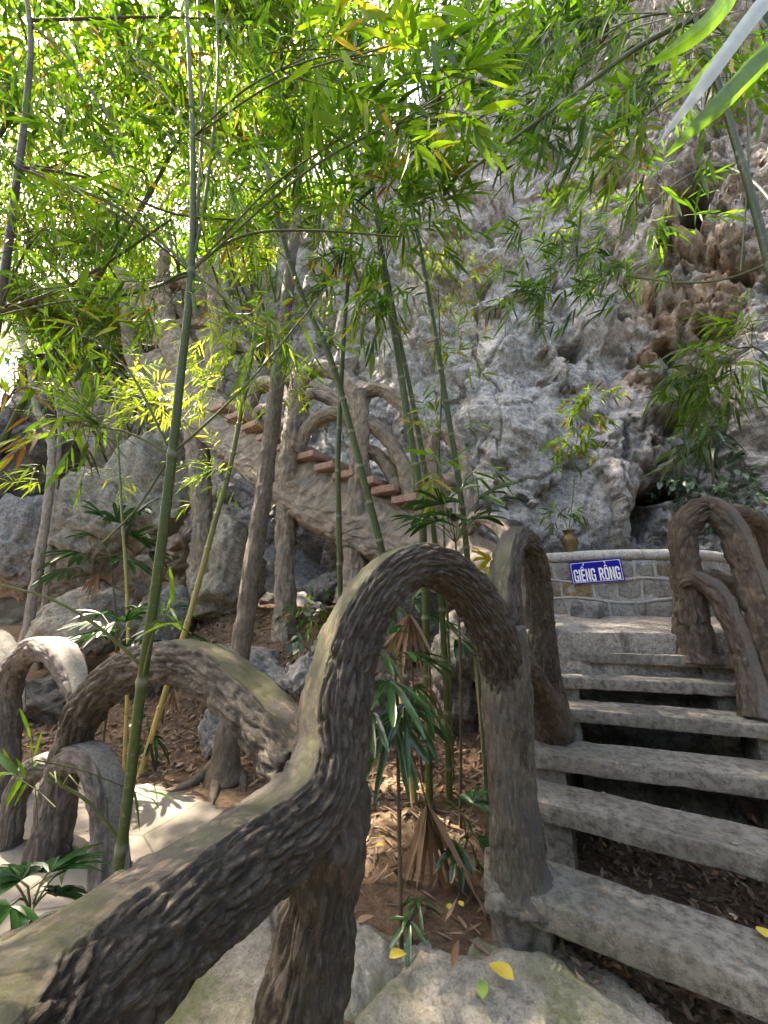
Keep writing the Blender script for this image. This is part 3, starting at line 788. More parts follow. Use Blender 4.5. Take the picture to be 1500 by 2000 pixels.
def wall_patch(name, a0, a1, z0, z1, seed, proud):
    """one face stone on the curve of the wall: pillow of rough stone with cut corners"""
    n = 9; V = []
    rg = np.random.default_rng(int(seed * 100) % 99991)
    cut = rg.uniform(.1, .5, 4)
    for i in range(n):
        for j in range(n):
            u = -1 + 2 * i / (n - 1); v = -1 + 2 * j / (n - 1)
            p = 4.5
            rr = (abs(u) ** p + abs(v) ** p) ** (1 / p); mx = max(abs(u), abs(v))
            k = mx / rr if rr > 0 else 1
            ci_ = (u > 0) * 2 + (v > 0)
            k2 = 1 - cut[ci_] * .30 * (abs(u) * abs(v)) ** 2
            uu, vv = u * k * k2, v * k * k2
            edge = max(abs(u), abs(v))
            h = proud * (1 - max(0, edge - .70) / .30 * 1.6)
            a = (a0 + a1) / 2 + (a1 - a0) / 2 * uu; z = (z0 + z1) / 2 + (z1 - z0) / 2 * vv
            V.append((a, h, z))
    V = np.array(V); q = np.column_stack([V[:, 0] * WR, V[:, 2], V[:, 1]]) + seed
    V[:, 1] += .014 * fbm(q * 9, 3) + .006 * ridged(q * 22, 2)
    W = np.array([cyl(a, WR + h, z) for a, h, z in V])
    i2 = np.arange(n * n).reshape(n, n)
    F = np.stack([i2[:-1, :-1], i2[1:, :-1], i2[1:, 1:], i2[:-1, 1:]], -1).reshape(-1, 4)
    return np_mesh(name, W, F)
rgw = np.random.default_rng(5)
rows = [WZ0 + .005, WZ0 + .215, WZ0 + .42, WZ1 - .012]
joints = []
for r in range(3):
    a = R(-86) + rgw.uniform(0, .06); z0r, z1r = rows[r], rows[r + 1]
    while a < R(76):
        w = rgw.uniform(.11, .25) if r else rgw.uniform(.15, .28)
        za = z0r + rgw.uniform(-.012, .012) * (r > 0); zb = z1r + rgw.uniform(-.012, .012) * (r < 2)
        m_ = rgw.choice(['wall_stone', 'wall_stone', 'wall_stone_red', 'wall_stone_pale', 'wall_stone'])
        mid = a + w / 2
        if r == 1 and abs(mid - R(-33)) < .10: m_ = 'wall_stone_gold'
        part('stone', wall_patch('stone', a + .009, a + w - .009, za + .013, zb - .013, r * 31 + a * 7, .007), M[m_], well)
        joints.append((a, z0r, z1r)); a += w
jp = []
for a, z0r, z1r in joints:
    c = [(*cyl(a + .006 * math.sin(7 * z + a * 30), WR + .004, z), .017) for z in np.linspace(z0r, z1r, 4)]
    jp.append(sweep(c, (1, 0, 0), .03, 6, cap=False))
for z in rows[1:3]:
    c = [(*cyl(a, WR + .004, z + .026 * math.sin(a * 9 + z * 40)), .017) for a in np.linspace(R(-86), R(76), 60)]
    jp.append(sweep(c, (0, 0, 1), .03, 6, cap=False))
V, F, A_ = join_np(jp)
V = V + .004 * np.stack([fbm(V * 14, 2), fbm(V * 14 + 9, 2), fbm(V * 14 + 19, 2)], 1)
part('mortar_joint', np_mesh('mortar_joint', V, F, A_), M['mortar'], well)
# loose rock leaning against the wall foot
kk = P(1150, 1195, 3.95); o = link('rock', rock_mesh('rock', (0, 0, 0), .26, .14, .17, 77, .13, 4, 9), M['rock_grey'], loc=(kk.x, kk.y, 1.32))
tag(o, 'light grey angular rock leaning on the well wall under the blue sign', 'rock')

# ================================================================== blue sign
sa = P(1122, 1096, 3.86); sb = P(1210, 1090, 3.86); sc_ = P(1126, 1139, 3.86); sd = P(1212, 1132, 3.86)
ctr = (sa + sb + sc_ + sd) / 4
ang_s = math.atan2(ctr.x - WC.x, WC.y - ctr.y)
rad_s = WR + .03
ctr = Vector(cyl(ang_s, rad_s, ctr.z))
sw, sh = .500, .238
sign = thing('sign', 'blue enamel sign with white lettering hung on the well wall', 'sign', ctr)
xax = Vector((math.cos(ang_s), math.sin(ang_s), 0)); zax = Vector((0, 0, 1)); yax = Vector((math.sin(ang_s), -math.cos(ang_s), 0))
yaw = R(6)                                                    # hangs turned a little towards the steps, one corner high
roll = R(4.0)
x2 = xax * math.cos(roll) + zax * math.sin(roll); z2 = -xax * math.sin(roll) + zax * math.cos(roll)
def spt(x, y, h): return ctr + x2 * x + z2 * y + yax * h
def plate(name, x0, x1, y0, y1, h0, h1):
    v = [spt(x, y, h) for h in (h0, h1) for x, y in ((x0, y0), (x1, y0), (x1, y1), (x0, y1))]
    f = [(0, 3, 2, 1), (4, 5, 6, 7), (0, 1, 5, 4), (1, 2, 6, 5), (2, 3, 7, 6), (3, 0, 4, 7)]
    me = bpy.data.meshes.new(name); me.from_pydata([p[:] for p in v], [], f); me.update(); return me
M['sign_blue'] = plain('sign_blue', (.004, .006, .30), .5, .15, 0, .2, 9, .0004)
M['sign_white'] = plain('sign_white', (.80, .80, .82), .35, .5, 0, .06, 12, .0002)
M['steel'] = plain('steel_screw', (.4, .4, .4), .35, .5, 1.0)
part('plate', plate('plate', -sw / 2, sw / 2, -sh / 2, sh / 2, 0, .006), M['sign_blue'], sign)
bw = .005; e = .012
V = []; F = []
for x0, x1, y0, y1 in [(-sw / 2 + e, sw / 2 - e, sh / 2 - e - bw, sh / 2 - e), (-sw / 2 + e, sw / 2 - e, -sh / 2 + e, -sh / 2 + e + bw), (-sw / 2 + e, -sw / 2 + e + bw, -sh / 2 + e + bw, sh / 2 - e - bw), (sw / 2 - e - bw, sw / 2 - e, -sh / 2 + e + bw, sh / 2 - e - bw)]:
    o = len(V); V += [spt(x, y, .0075)[:] for x, y in ((x0, y0), (x1, y0), (x1, y1), (x0, y1))]; F.append((o, o + 1, o + 2, o + 3))
part('border', np_mesh('border', V, np.array(F), smooth=False), M['sign_white'], sign)
# lettering: heavy condensed capitals drawn as strokes on a 5 x 10 grid (s = stroke weight)
def letter(ch):
    s = 1.55
    Rr = lambda x0, y0, x1, y1: [(x0, y0), (x1, y0), (x1, y1), (x0, y1)]
    if ch == 'I': return 1.6, [Rr(0, 0, 1.6, 10)]
    if ch == 'E': return 4.2, [Rr(0, 0, s, 10), Rr(s, 0, 4.2, 1.6), Rr(s, 4.2, 3.9, 5.8), Rr(s, 8.4, 4.2, 10)]
    if ch == 'N': return 5.0, [Rr(0, 0, s, 10), Rr(5 - s, 0, 5, 10), [(s, 10), (s, 7.2), (5 - s, 0), (5 - s, 2.8)]]
    if ch == 'G': return 4.9, [[(0, 1.2), (s, 2.0), (s, 8.0), (0, 8.8)], [(0, 1.2), (1.2, 0), (1.9, 1.5), (s, 2.0)], [(1.2, 0), (4.9, 0), (4.9 - s, 1.5), (1.9, 1.5)], Rr(4.9 - s, 1.5, 4.9, 5.2), [(4.9 - s, 1.5), (4.9, 0), (4.9, 1.5)], Rr(2.6, 3.8, 4.9 - s, 5.2),
                                   [(0, 8.8), (s, 8.0), (1.9, 8.5), (1.2, 10)], [(1.2, 10), (1.9, 8.5), (3.0, 8.5), (3.7, 10)], [(3.7, 10), (3.0, 8.5), (4.9 - s, 8.0), (4.9, 8.8)], Rr(4.9 - s, 6.7, 4.9, 8.0), [(4.9 - s, 8.0), (4.9, 8.0), (4.9, 8.8)]]
    if ch == 'R': return 4.9, [Rr(0, 0, s, 10), Rr(s, 8.5, 3.6, 10), Rr(s, 4.3, 3.6, 5.8), [(3.6, 10), (3.6, 8.5), (4.9 - s, 8.0), (4.9, 8.8)], Rr(4.9 - s, 6.2, 4.9, 8.0), [(4.9 - s, 8.0), (4.9, 8.0), (4.9, 8.8)], [(3.6, 4.3), (4.9, 5.4), (4.9 - s, 6.2), (3.6, 5.8)], [(4.9, 5.4), (4.9, 6.2), (4.9 - s, 6.2)], [(1.7, 4.3), (3.5, 0), (5.1, 0), (3.3, 4.3)]]
    if ch == 'O': return 4.9, [[(0, 1.2), (s, 2.0), (s, 8.0), (0, 8.8)], [(0, 1.2), (1.2, 0), (1.9, 1.5), (s, 2.0)], [(1.2, 0), (3.7, 0), (3.0, 1.5), (1.9, 1.5)], [(3.7, 0), (4.9, 1.2), (4.9 - s, 2.0), (3.0, 1.5)], [(4.9 - s, 2.0), (4.9, 1.2), (4.9, 8.8), (4.9 - s, 8.0)],
                                   [(0, 8.8), (s, 8.0), (1.9, 8.5), (1.2, 10)], [(1.2, 10), (1.9, 8.5), (3.0, 8.5), (3.7, 10)], [(3.7, 10), (3.0, 8.5), (4.9 - s, 8.0), (4.9, 8.8)]]
def roof(cx): return [[(cx - 2.0, 10.5), (cx - .9, 10.5), (cx, 11.5), (cx, 12.5)], [(cx + .9, 10.5), (cx + 2.0, 10.5), (cx, 12.5), (cx, 11.5)]]
word = [('G', None), ('I', None), ('E', 'acute'), ('N', None), ('G', None), (' ', None), ('R', None), ('O', 'grave'), ('N', None), ('G', None)]
tot = sum((2.3 if c == ' ' else letter(c)[0]) + .75 for c, _ in word) - .75
ux = (sw - .062) / tot; uy = .134 / 10; x = -(sw - .062) / 2; y0 = -.097
for ch, dia in word:
    if ch == ' ': x += (2.3 + .75) * ux; continue
    w, polys = letter(ch)
    if dia:
        polys = polys + roof(w / 2)
        polys = polys + ([[(w / 2 + 1.0, 12.6), (w / 2 + 2.0, 12.6), (w / 2 + 3.2, 14.6), (w / 2 + 2.0, 14.6)]] if dia == 'acute' else [[(w / 2 - .2, 13.0), (w / 2 + .8, 13.0), (w / 2 - .3, 15.0), (w / 2 - 1.6, 15.0)]])
    bm = bmesh.new()
    for pg in polys:
        vs = [bm.verts.new(spt(x + a * ux, y0 + b * uy, .0078)) for a, b in pg]
        f = bm.faces.new(vs); f.normal_update()
        if f.normal.dot(yax) < 0: f.normal_flip()
    part('letter', bm_mesh(bm, 'letter'), M['sign_white'], sign)
    x += (w + .75) * ux
for sx_ in (-1, 1):
    bm = bmesh.new(); bmesh.ops.create_uvsphere(bm, u_segments=10, v_segments=6, radius=.006)
    for v in bm.verts: v.co = spt(sx_ * (sw / 2 - .026), sh / 2 - .026, .006) + Vector(v.co) * 1.0
    part('screw', bm_mesh(bm, 'screw', True), M['steel'], sign)
# ================================================================== cement railings cast as branches
def arc(name, rows, mt, parent, flat=None, bark=.008, ds=.02, nth=40, bfreq=(45, 11), seed=0.0, lump=.01, rm=None, D=None, slim=.9, **k):
    ctrl = [pr(*r) for r in rows]; ctrl = [(*c[:3], c[3] * slim) for c in ctrl]
    if rm is not None: ctrl = [(*c[:3], rm * (r[3] if rm < 0 else 1)) for c, r in zip(ctrl, rows)]
    if D is None: D = (ctrl[-1][0] - ctrl[0][0], ctrl[-1][1] - ctrl[0][1])
    l = math.hypot(*D) or 1
    B = (D[1] / l, -D[0] / l, 0)
    return part(name, sweep_mesh(name, ctrl, B, ds, nth, flat, bark, bfreq, seed, lump, **k), mt, parent)
def rows_b(rows, rad, Bs):
    out = []
    for (px, py, Y), b, r in zip(rows, Bs, rad):
        p = P(px, py, Y); out.append((p.x, p.y, p.z, r, b[0], b[1], b[2] if len(b) > 2 else 0.0))
    return out
# ---- foreground rail
fr = thing('railing', 'dark bark textured cement railing with mossy worn top in the foreground', 'railing', (.05, 1.6, 0))
rr = [(-260, 2330, .50), (-60, 2110, .66), (130, 1945, .82), (330, 1790, 1.00), (510, 1655, 1.18), (610, 1560, 1.29), (648, 1460, 1.36), (662, 1340, 1.41), (697, 1215, 1.47), (757, 1130, 1.545), (828, 1098, 1.63), (898, 1135, 1.715), (946, 1200, 1.785), (976, 1275, 1.86), (986, 1350, 1.93)]
b1 = (.85, -.53); b2 = (.54, -.84)
bb = [(.85, -.53, .20)] * 4 + [(.82, -.57, .18), (.75, -.66, .1), (.64, -.77, .0), b2, b2, b2, b2, b2, b2, b2, b2]
rad = [.132, .131, .130, .128, .124, .121, .121, .118, .110, .102, .098, .098, .10, .104, .09]
part('handrail', sweep_mesh('handrail', rows_b(rr, rad, bb), None, .0062, 176, .80, .0125, (80, 15), 1.7, .007), M['wood_fore'], fr)
def flare(S, TH, s):
    return 0
arc('newel_post', [(981, 1222, 1.9, 96), (986, 1300, 1.92, 106), (992, 1420, 1.95, 103), (1000, 1540, 1.97, 106), (1007, 1630, 2.0, 120), (1012, 1690, 2.02, 138), (1016, 1722, 2.03, 165), (1017, 1742, 2.03, 190)], M['wood_newel'], fr, None, .007, .0075, 132, (70, 9), 4.4, .012, slim=.97, D=(1, 0))
arc('support_post', [(645, 1490, 1.345, 150), (645, 1580, 1.36, 168), (636, 1700, 1.37, 185), (612, 1840, 1.385, 215), (585, 2000, 1.40, 262), (565, 2250, 1.42, 320)], M['wood_fore'], fr, None, .010, .008, 120, (50, 7), 8.1, .035, D=(1, 0))
arc('stub', [(1016, 1395, 1.86, 26), (1017, 1440, 1.87, 34), (1018, 1490, 1.89, 34), (1018, 1560, 1.92, 22)], M['wood_fore'], fr, None, .003, .012, 24, (48, 9), 2.4, .004)
# arches that follow the left side of the steps
arc('arch', [(990, 1250, 1.95, 82), (984, 1160, 1.98, 76), (992, 1085, 2.04, 66), (1012, 1050, 2.14, 56), (1038, 1075, 2.32, 56), (1052, 1150, 2.46, 56), (1058, 1230, 2.56, 60), (1066, 1320, 2.66, 64)], M['wood_fore'], fr, .84, .009, .009, 84, (44, 10), 6.2, .008)
arc('arch', [(1088, 1425, 2.78, 84), (1072, 1330, 2.74, 62), (1060, 1230, 2.70, 58), (1053, 1160, 2.70, 54), (1052, 1128, 2.80, 44), (1058, 1140, 3.05, 44), (1062, 1190, 3.25, 44), (1064, 1250, 3.38, 48)], M['wood_right'], fr, .74, .008, .010, 72, (44, 10), 7.2, .008)
arc('lower_arch', [(1000, 1290, 1.98, 60), (1028, 1305, 2.12, 58), (1052, 1345, 2.38, 62), (1070, 1390, 2.60, 74), (1080, 1432, 2.74, 100)], M['wood_right'], fr, None, .006, .014, 48, (44, 10), 9.2, .008)
# round pier under the first step
arc('pier', [(1000, 1742, 2.02, 150), (1002, 1790, 2.02, 120), (1004, 1860, 2.02, 115), (1006, 1940, 2.02, 140)], M['cement'], st, None, .004, .012, 64, (30, 10), 3.9, .012, D=(1, 0))
arc('tread_nose', [(952, 1752, 1.98, 40), (960, 1758, 1.97, 62), (985, 1765, 1.95, 60), (1010, 1775, 1.92, 40)], M['cement'], st, None, .003, .012, 32, (30, 10), 3.2, .006)

# ---- railing right of the steps
rt = thing('railing', 'brown bark textured cement railing right of the steps', 'railing', P(1352, 1280, 3.05))
arc('post', [(1360, 1292, 3.06, 125), (1354, 1255, 3.06, 92), (1348, 1180, 3.06, 76), (1340, 1110, 3.06, 70), (1334, 1060, 3.06, 68), (1345, 1015, 3.04, 68), (1385, 990, 2.98, 66), (1425, 1025, 2.89, 72), (1460, 1105, 2.80, 80), (1490, 1210, 2.72, 82), (1515, 1320, 2.66, 92), (1530, 1430, 2.60, 130)], M['wood_right'], rt, .84, .014, .010, 84, (28, 8), 2.2, .012, slim=.9)
arc('lower_arch', [(1330, 1140, 3.03, 40), (1362, 1132, 2.95, 46), (1405, 1165, 2.87, 54), (1440, 1240, 2.79, 58), (1466, 1330, 2.70, 66), (1482, 1412, 2.60, 92)], M['wood_right'], rt, .84, .009, .010, 72, (40, 10), 5.2, .008, slim=.98)
arc('far_arch', [(1395, 1005, 3.10, 44), (1440, 1000, 3.35, 46), (1485, 1030, 3.55, 50), (1510, 1110, 3.7, 52), (1520, 1200, 3.8, 56)], M['wood_right'], rt, None, .006, .02, 40, (40, 10), 5.9, .008)
arc('far_brace', [(1350, 1130, 3.12, 36), (1400, 1128, 3.3, 40), (1450, 1160, 3.4, 40), (1490, 1230, 3.45, 40)], M['wood_right'], rt, None, .006, .02, 40, (40, 10), 1.9, .008)

# ---- railing across the path on the left
lt = thing('railing', 'grey cement railing of looping arches beside the sunlit path', 'railing', (-1.85, 2.5, 0))
arc('post', [(172, 1385, 2.42, 70), (135, 1460, 2.44, 82), (112, 1560, 2.47, 92), (98, 1660, 2.49, 108), (90, 1780, 2.5, 140)], M['wood_left'], lt, None, .013, .011, 84, (34, 8), 1.1, .012, D=(1, 0), slim=.95)
arc('arch', [(140, 1470, 2.43, 80), (165, 1395, 2.40, 96), (210, 1335, 2.34, 104), (275, 1297, 2.24, 108), (345, 1288, 2.11, 112), (415, 1310, 1.98, 120), (478, 1362, 1.83, 130), (535, 1425, 1.68, 140), (590, 1500, 1.52, 140)], M['wood_left'] if False else M['wood_fore'], lt, .74, .015, .009, 108, (44, 10), 3.7, .012, slim=.92)
arc('lower_arch', [(110, 1510, 2.43, 60), (150, 1475, 2.38, 76), (190, 1492, 2.31, 86), (212, 1560, 2.25, 88), (216, 1650, 2.22, 92), (216, 1790, 2.2, 108)], M['wood_left'], lt, .74, .010, .011, 80, (36, 9), 6.1, .008, slim=.94)
arc('lower_arch', [(130, 1500, 2.47, 52), (85, 1490, 2.52, 62), (45, 1530, 2.56, 62), (22, 1610, 2.58, 66), (5, 1740, 2.6, 80)], M['wood_left'], lt, .74, .010, .011, 80, (36, 9), 8.1, .008, slim=.94)
arc('arch', [(162, 1420, 2.50, 52), (150, 1340, 2.60, 66), (122, 1280, 2.72, 76), (78, 1262, 2.88, 76), (38, 1290, 3.0, 66), (18, 1350, 3.08, 62), (14, 1430, 3.1, 66)], M['wood_left'], lt, .62, .010, .012, 80, (32, 9), 9.7, .008, slim=.94)
arc('post', [(18, 1400, 3.1, 62), (12, 1480, 3.1, 70), (0, 1570, 3.12, 80), (-10, 1640, 3.14, 100)], M['wood_left'], lt, .4, .006, .014, 48, (40, 9), 7.7, .008, D=(-1, 0), slim=.95)
arc('arch', [(30, 1400, 3.12, 50), (22, 1320, 3.3, 60), (-5, 1255, 3.5, 66), (-60, 1245, 3.7, 60), (-110, 1300, 3.9, 56), (-130, 1480, 4.0, 60), (-140, 1640, 4.05, 70)], M['wood_left'], lt, .62, .006, .016, 48, (40, 9), 2.7, .008, slim=.94)

# ================================================================== upper flight, cast as logs and branches
up = thing('upper_staircase', 'pinkish bark textured cement staircase with looping rails against the cliff', 'stairs', P(557, 1245, 5.2))
W = M['wood_up']
SR = [(960, 1120, 3.9, 100), (880, 1080, 4.25, 112), (800, 1055, 4.6, 122), (720, 1012, 4.9, 128), (640, 975, 5.12, 124), (560, 925, 5.35, 112), (480, 868, 5.7, 100), (410, 815, 6.05, 90), (350, 765, 6.4, 84), (300, 700, 6.7, 80)]
ctrl = [(*pr(*r)[:3], pr(*r)[3] * 1.12) for r in SR]
part('stringer', sweep_mesh('stringer', ctrl, (.28, -.96, 0), 0.014, 120, None, .022, (15, 5), 3.0, .03, bs=.42, sup=.55), W, up)
M['brick'] = rock_mat('brick_tread', (.23, .13, .105), (.31, .19, .155), (.40, .30, .26), 6.0, (.16, .09, .07), .004)
TR = [(578, 888, 5.28), (616, 906, 5.2), (653, 927, 5.1), (690, 943, 5.0), (728, 957, 4.9), (766, 972, 4.8), (806, 990, 4.65), (540, 868, 5.42), (508, 848, 5.58), (476, 830, 5.72), (446, 812, 5.88)]
run = Vector((-.83, .56, 0)).normalized(); crs = Vector((.56, .83, 0)).normalized()
for i, (px, py, Y) in enumerate(TR):
    p = P(px, py, Y)
    c0 = p - crs * .24
    a, b = c0 - run * .18, c0 + run * .18
    poly = [(a.x, a.y), (a.x + crs.x * 1.0, a.y + crs.y * 1.0), (b.x + crs.x * 1.0, b.y + crs.y * 1.0), (b.x, b.y)]
    part('tread', block('tread', poly, p.z + .02, p.z + .115, 60 + i * 3, .012, .008, .09), M['brick'], up)
def post(nm, rows, seed, **k): return arc(nm, rows, W, up, None, .016, .014, 60, (20, 5), seed, .02, D=(1, 0), **k)
post('post', [(556, 1262, 5.2, 66), (557, 1200, 5.2, 50), (557, 1100, 5.2, 45), (558, 1010, 5.2, 43), (562, 930, 5.16, 45), (568, 850, 5.12, 40), (577, 775, 5.1, 37), (588, 728, 5.1, 34)], 1.0)
post('post', [(688, 1180, 4.86, 84), (694, 1110, 4.86, 58), (699, 1000, 4.86, 50), (702, 900, 4.86, 45), (704, 820, 4.86, 40), (703, 765, 4.86, 38)], 2.0)
post('post', [(843, 1010, 4.5, 36), (843, 930, 4.5, 30), (844, 862, 4.5, 28)], 3.0)
post('post', [(405, 1200, 5.9, 76), (396, 1120, 5.95, 48), (394, 1000, 6.0, 46), (388, 900, 6.1, 52), (380, 820, 6.2, 60)], 4.0)
def ua(nm, rows, seed, flat=None): return arc(nm, rows, W, up, flat, .012, .014, 48, (24, 6), seed, .014)
ua('arch', [(578, 775, 5.1, 30), (592, 738, 5.1, 34), (620, 720, 5.08, 34), (655, 730, 5.0, 34), (688, 765, 4.9, 34), (700, 800, 4.87, 30)], 5)
ua('arch', [(700, 790, 4.87, 30), (716, 765, 4.86, 32), (748, 764, 4.8, 30), (785, 790, 4.7, 30), (812, 832, 4.62, 30), (834, 880, 4.55, 30), (843, 930, 4.5, 30)], 6)
ua('lower_arch', [(578, 885, 5.14, 30), (594, 848, 5.12, 30), (622, 818, 5.07, 32), (658, 806, 5.0, 32), (700, 818, 4.9, 30)], 7)
ua('lower_arch', [(703, 820, 4.87, 30), (738, 838, 4.82, 32), (770, 876, 4.74, 32), (793, 926, 4.66, 34), (804, 990, 4.6, 42)], 8)
ua('inner_arch', [(708, 876, 4.92, 26), (738, 890, 4.88, 30), (764, 922, 4.82, 32), (782, 970, 4.76, 38)], 9)
ua('back_rail', [(575, 790, 5.2, 28), (604, 770, 5.75, 24), (640, 778, 5.75, 24), (672, 806, 5.7, 24), (690, 850, 5.6, 24)], 10)
ua('back_rail', [(500, 760, 6.2, 30), (550, 745, 6.1, 26), (600, 748, 6.0, 24), (660, 780, 5.85, 24), (700, 800, 5.7, 26)], 11)
ua('arch', [(843, 880, 4.5, 26), (852, 850, 4.46, 28), (876, 852, 4.4, 30), (898, 886, 4.3, 34), (910, 940, 4.2, 36), (908, 1010, 4.15, 40)], 12)
ua('lower_arch', [(848, 960, 4.5, 24), (870, 942, 4.4, 26), (898, 940, 4.3, 26), (915, 960, 4.2, 28)], 13)
ua('arch', [(908, 1030, 4.15, 38), (935, 1012, 4.0, 34), (965, 1020, 3.8, 34), (990, 1050, 3.6, 36), (1010, 1120, 3.45, 42), (1015, 1230, 3.4, 50)], 14)
ua('arch', [(565, 790, 5.15, 26), (540, 752, 5.5, 28), (510, 748, 5.8, 28), (490, 790, 6.0, 28), (488, 840, 6.0, 28)], 15)
ua('lower_arch', [(560, 830, 5.2, 24), (530, 800, 5.5, 24), (505, 805, 5.8, 24), (498, 850, 5.9, 24)], 16)
# branching railing of the highest landing
hi = thing('branch_railing', 'railing cast as forked tree limbs above the upper staircase', 'railing', P(430, 800, 6.4))
def ub(nm, rows, seed): return arc(nm, rows, W, hi, None, .020, .02, 60, (16, 4), seed, .04, D=(1, .2))
ub('trunk', [(440, 840, 6.3, 70), (400, 770, 6.45, 84), (355, 690, 6.65, 90), (305, 625, 6.9, 74), (265, 575, 7.1, 50), (235, 530, 7.3, 30)], 1)
ub('limb', [(335, 680, 6.7, 70), (325, 620, 6.75, 50), (318, 560, 6.8, 36), (322, 490, 6.85, 28)], 2)
ub('limb', [(410, 770, 6.4, 70), (420, 690, 6.42, 44), (422, 620, 6.45, 36), (415, 560, 6.5, 30), (390, 510, 6.6, 26)], 3)
ub('limb', [(335, 640, 6.66, 22), (380, 632, 6.6, 24), (424, 636, 6.45, 24)], 4)
ub('limb', [(290, 600, 6.95, 34), (330, 560, 6.95, 30), (370, 560, 6.9, 28), (410, 600, 6.8, 28)], 5)
ub('limb', [(345, 600, 6.9, 22), (370, 650, 6.85, 22), (395, 705, 6.75, 24)], 6)
ub('limb', [(425, 720, 6.4, 34), (445, 680, 6.38, 30), (470, 668, 6.35, 26), (490, 690, 6.3, 24), (495, 760, 6.2, 26)], 7)
ub('limb', [(250, 600, 7.1, 40), (262, 690, 7.0, 44), (300, 780, 6.9, 50)], 8)
# ================================================================== leaves
def leaf_template(n=4, fold=.22):
    u = np.linspace(0, 1, n + 1); w = np.array([np.interp(x, [0, .12, .35, .65, .88, 1], [.12, .75, 1, .78, .34, 0.0]) for x in u])
    pts = []; f = []
    for i in range(n + 1):
        pts += [(u[i], -w[i], 1), (u[i], 0, 0), (u[i], w[i], 1)]
    for i in range(n):
        a = 3 * i; f += [(a, a + 1, a + 4, a + 3), (a + 1, a + 2, a + 5, a + 4)]
    return np.array(pts), np.array(f)
def strap_template(n=6):
    u = np.linspace(0, 1, n + 1); w = np.array([np.interp(x, [0, .08, .3, .8, .95, 1], [.15, .5, .9, 1, .8, .35]) for x in u])
    pts = []; f = []
    for i in range(n + 1): pts += [(u[i], -w[i], 1), (u[i], 0, 0), (u[i], w[i], 1)]
    for i in range(n):
        a = 3 * i; f += [(a, a + 1, a + 4, a + 3), (a + 1, a + 2, a + 5, a + 4)]
    return np.array(pts), np.array(f)
STRAP = strap_template()
LT4 = leaf_template(4); LT2 = leaf_template(2); LT6 = leaf_template(6)
def unit(v): return v / (np.linalg.norm(v, axis=-1, keepdims=True) + 1e-9)
def leaf_batch(pos, d, L, Wd, rnd, up=None, droop=.25, fold=.18, tpl=LT4, rng=RNG, twist=.5):
    """many leaves: base pos, direction d, length, half width -> V,F,attr"""
    n = len(pos); d = unit(np.asarray(d, float))
    if up is None:
        up = np.array([0, 0, 1.0]) + rng.normal(0, twist, (n, 3))
    s = unit(np.cross(d, up)); nr = unit(np.cross(s, d))
    T, F = tpl; u, v, e = T[:, 0], T[:, 1], T[:, 2]
    L = np.broadcast_to(np.asarray(L, float), (n,)); Wd = np.broadcast_to(np.asarray(Wd, float), (n,)); dr = np.broadcast_to(np.asarray(droop, float), (n,))
    V = pos[:, None, :] + d[:, None, :] * (L[:, None] * u)[..., None] + s[:, None, :] * (Wd[:, None] * v)[..., None] \
        + nr[:, None, :] * (Wd[:, None] * fold * np.abs(v))[..., None] - np.array([0, 0, 1.0]) * ((dr * L)[:, None] * u * u)[..., None]
    m = len(T); FF = (F[None] + (np.arange(n) * m)[:, None, None]).reshape(-1, 4)
    R_ = np.repeat(np.broadcast_to(np.asarray(rnd, float), (n,)), m)
    return V.reshape(-1, 3), FF, {'rnd': R_}
G = lambda r, g, b: (r, g, b)
BAM = [(0, G(.016, .048, .007)), (.35, G(.048, .118, .010)), (.7, G(.118, .225, .016)), (.90, G(.22, .29, .03)), (.95, G(.30, .24, .04)), (1, G(.17, .075, .025))]
M['leaf'] = leaf_mat('bamboo_leaf', BAM, .5)
M['leaf_lit'] = leaf_mat('bamboo_leaf_sunlit', [(0, G(.065, .155, .014)), (.5, G(.15, .26, .024)), (1, G(.32, .36, .045))], .5)  # leaf green brightened in colour to pass as sunlit
M['leaf_shaded'] = leaf_mat('bamboo_leaf_shaded', [(0, G(.016, .045, .012)), (.6, G(.032, .085, .018)), (1, G(.06, .13, .03))], .3)  # same leaf darkened in colour to pass as shaded
M['palm'] = leaf_mat('palm_leaf', [(0, G(.012, .045, .014)), (.6, G(.022, .080, .022)), (1, G(.045, .12, .03))], .15, .24, .6, (1.3, 1.5, .8))
M['leaf_pale'] = leaf_mat('pale_leaf', [(0, G(.10, .15, .10)), (1, G(.42, .46, .38))], .2, .3, .6, (1, 1, 1))
M['palm_yellow'] = leaf_mat('palm_leaf_yellow', [(0, G(.35, .36, .02)), (1, G(.55, .50, .03))], .35, .35, .4, (1, 1, .7))
M['dead'] = leaf_mat('dead_leaf', [(0, G(.17, .095, .055)), (.5, G(.30, .185, .115)), (1, G(.42, .29, .19))], .2, .7, .2, (1.1, .9, .7))
M['creeper'] = leaf_mat('creeper_leaf', [(0, G(.03, .07, .04)), (.6, G(.07, .13, .08)), (1, G(.15, .21, .14))], .2, .35, .5, (1.1, 1.3, .9))
M['litter'] = leaf_mat('litter_leaf', [(0, G(.065, .045, .033)), (.35, G(.15, .10, .073)), (.65, G(.23, .165, .125)), (.85, G(.34, .26, .20)), (.97, G(.28, .12, .05)), (1, G(.5, .40, .07))], .1, .7, .25, (1, .8, .6))
M['leaf_yellow'] = leaf_mat('fallen_yellow', [(0, G(.50, .38, .07)), (1, G(.62, .52, .09))], .15, .5, .3, (1, 1, .6))
M['leaf_green1'] = leaf_mat('fallen_green', [(0, G(.20, .33, .08)), (1, G(.25, .40, .1))], .15, .45, .3, (1, 1, .6))
M['twig'] = plain('twig', (.085, .07, .045), .7, .2, 0, .4, 30)
M['twig_green'] = plain('twig_green', (.075, .095, .03), .55, .3, 0, .35, 30)
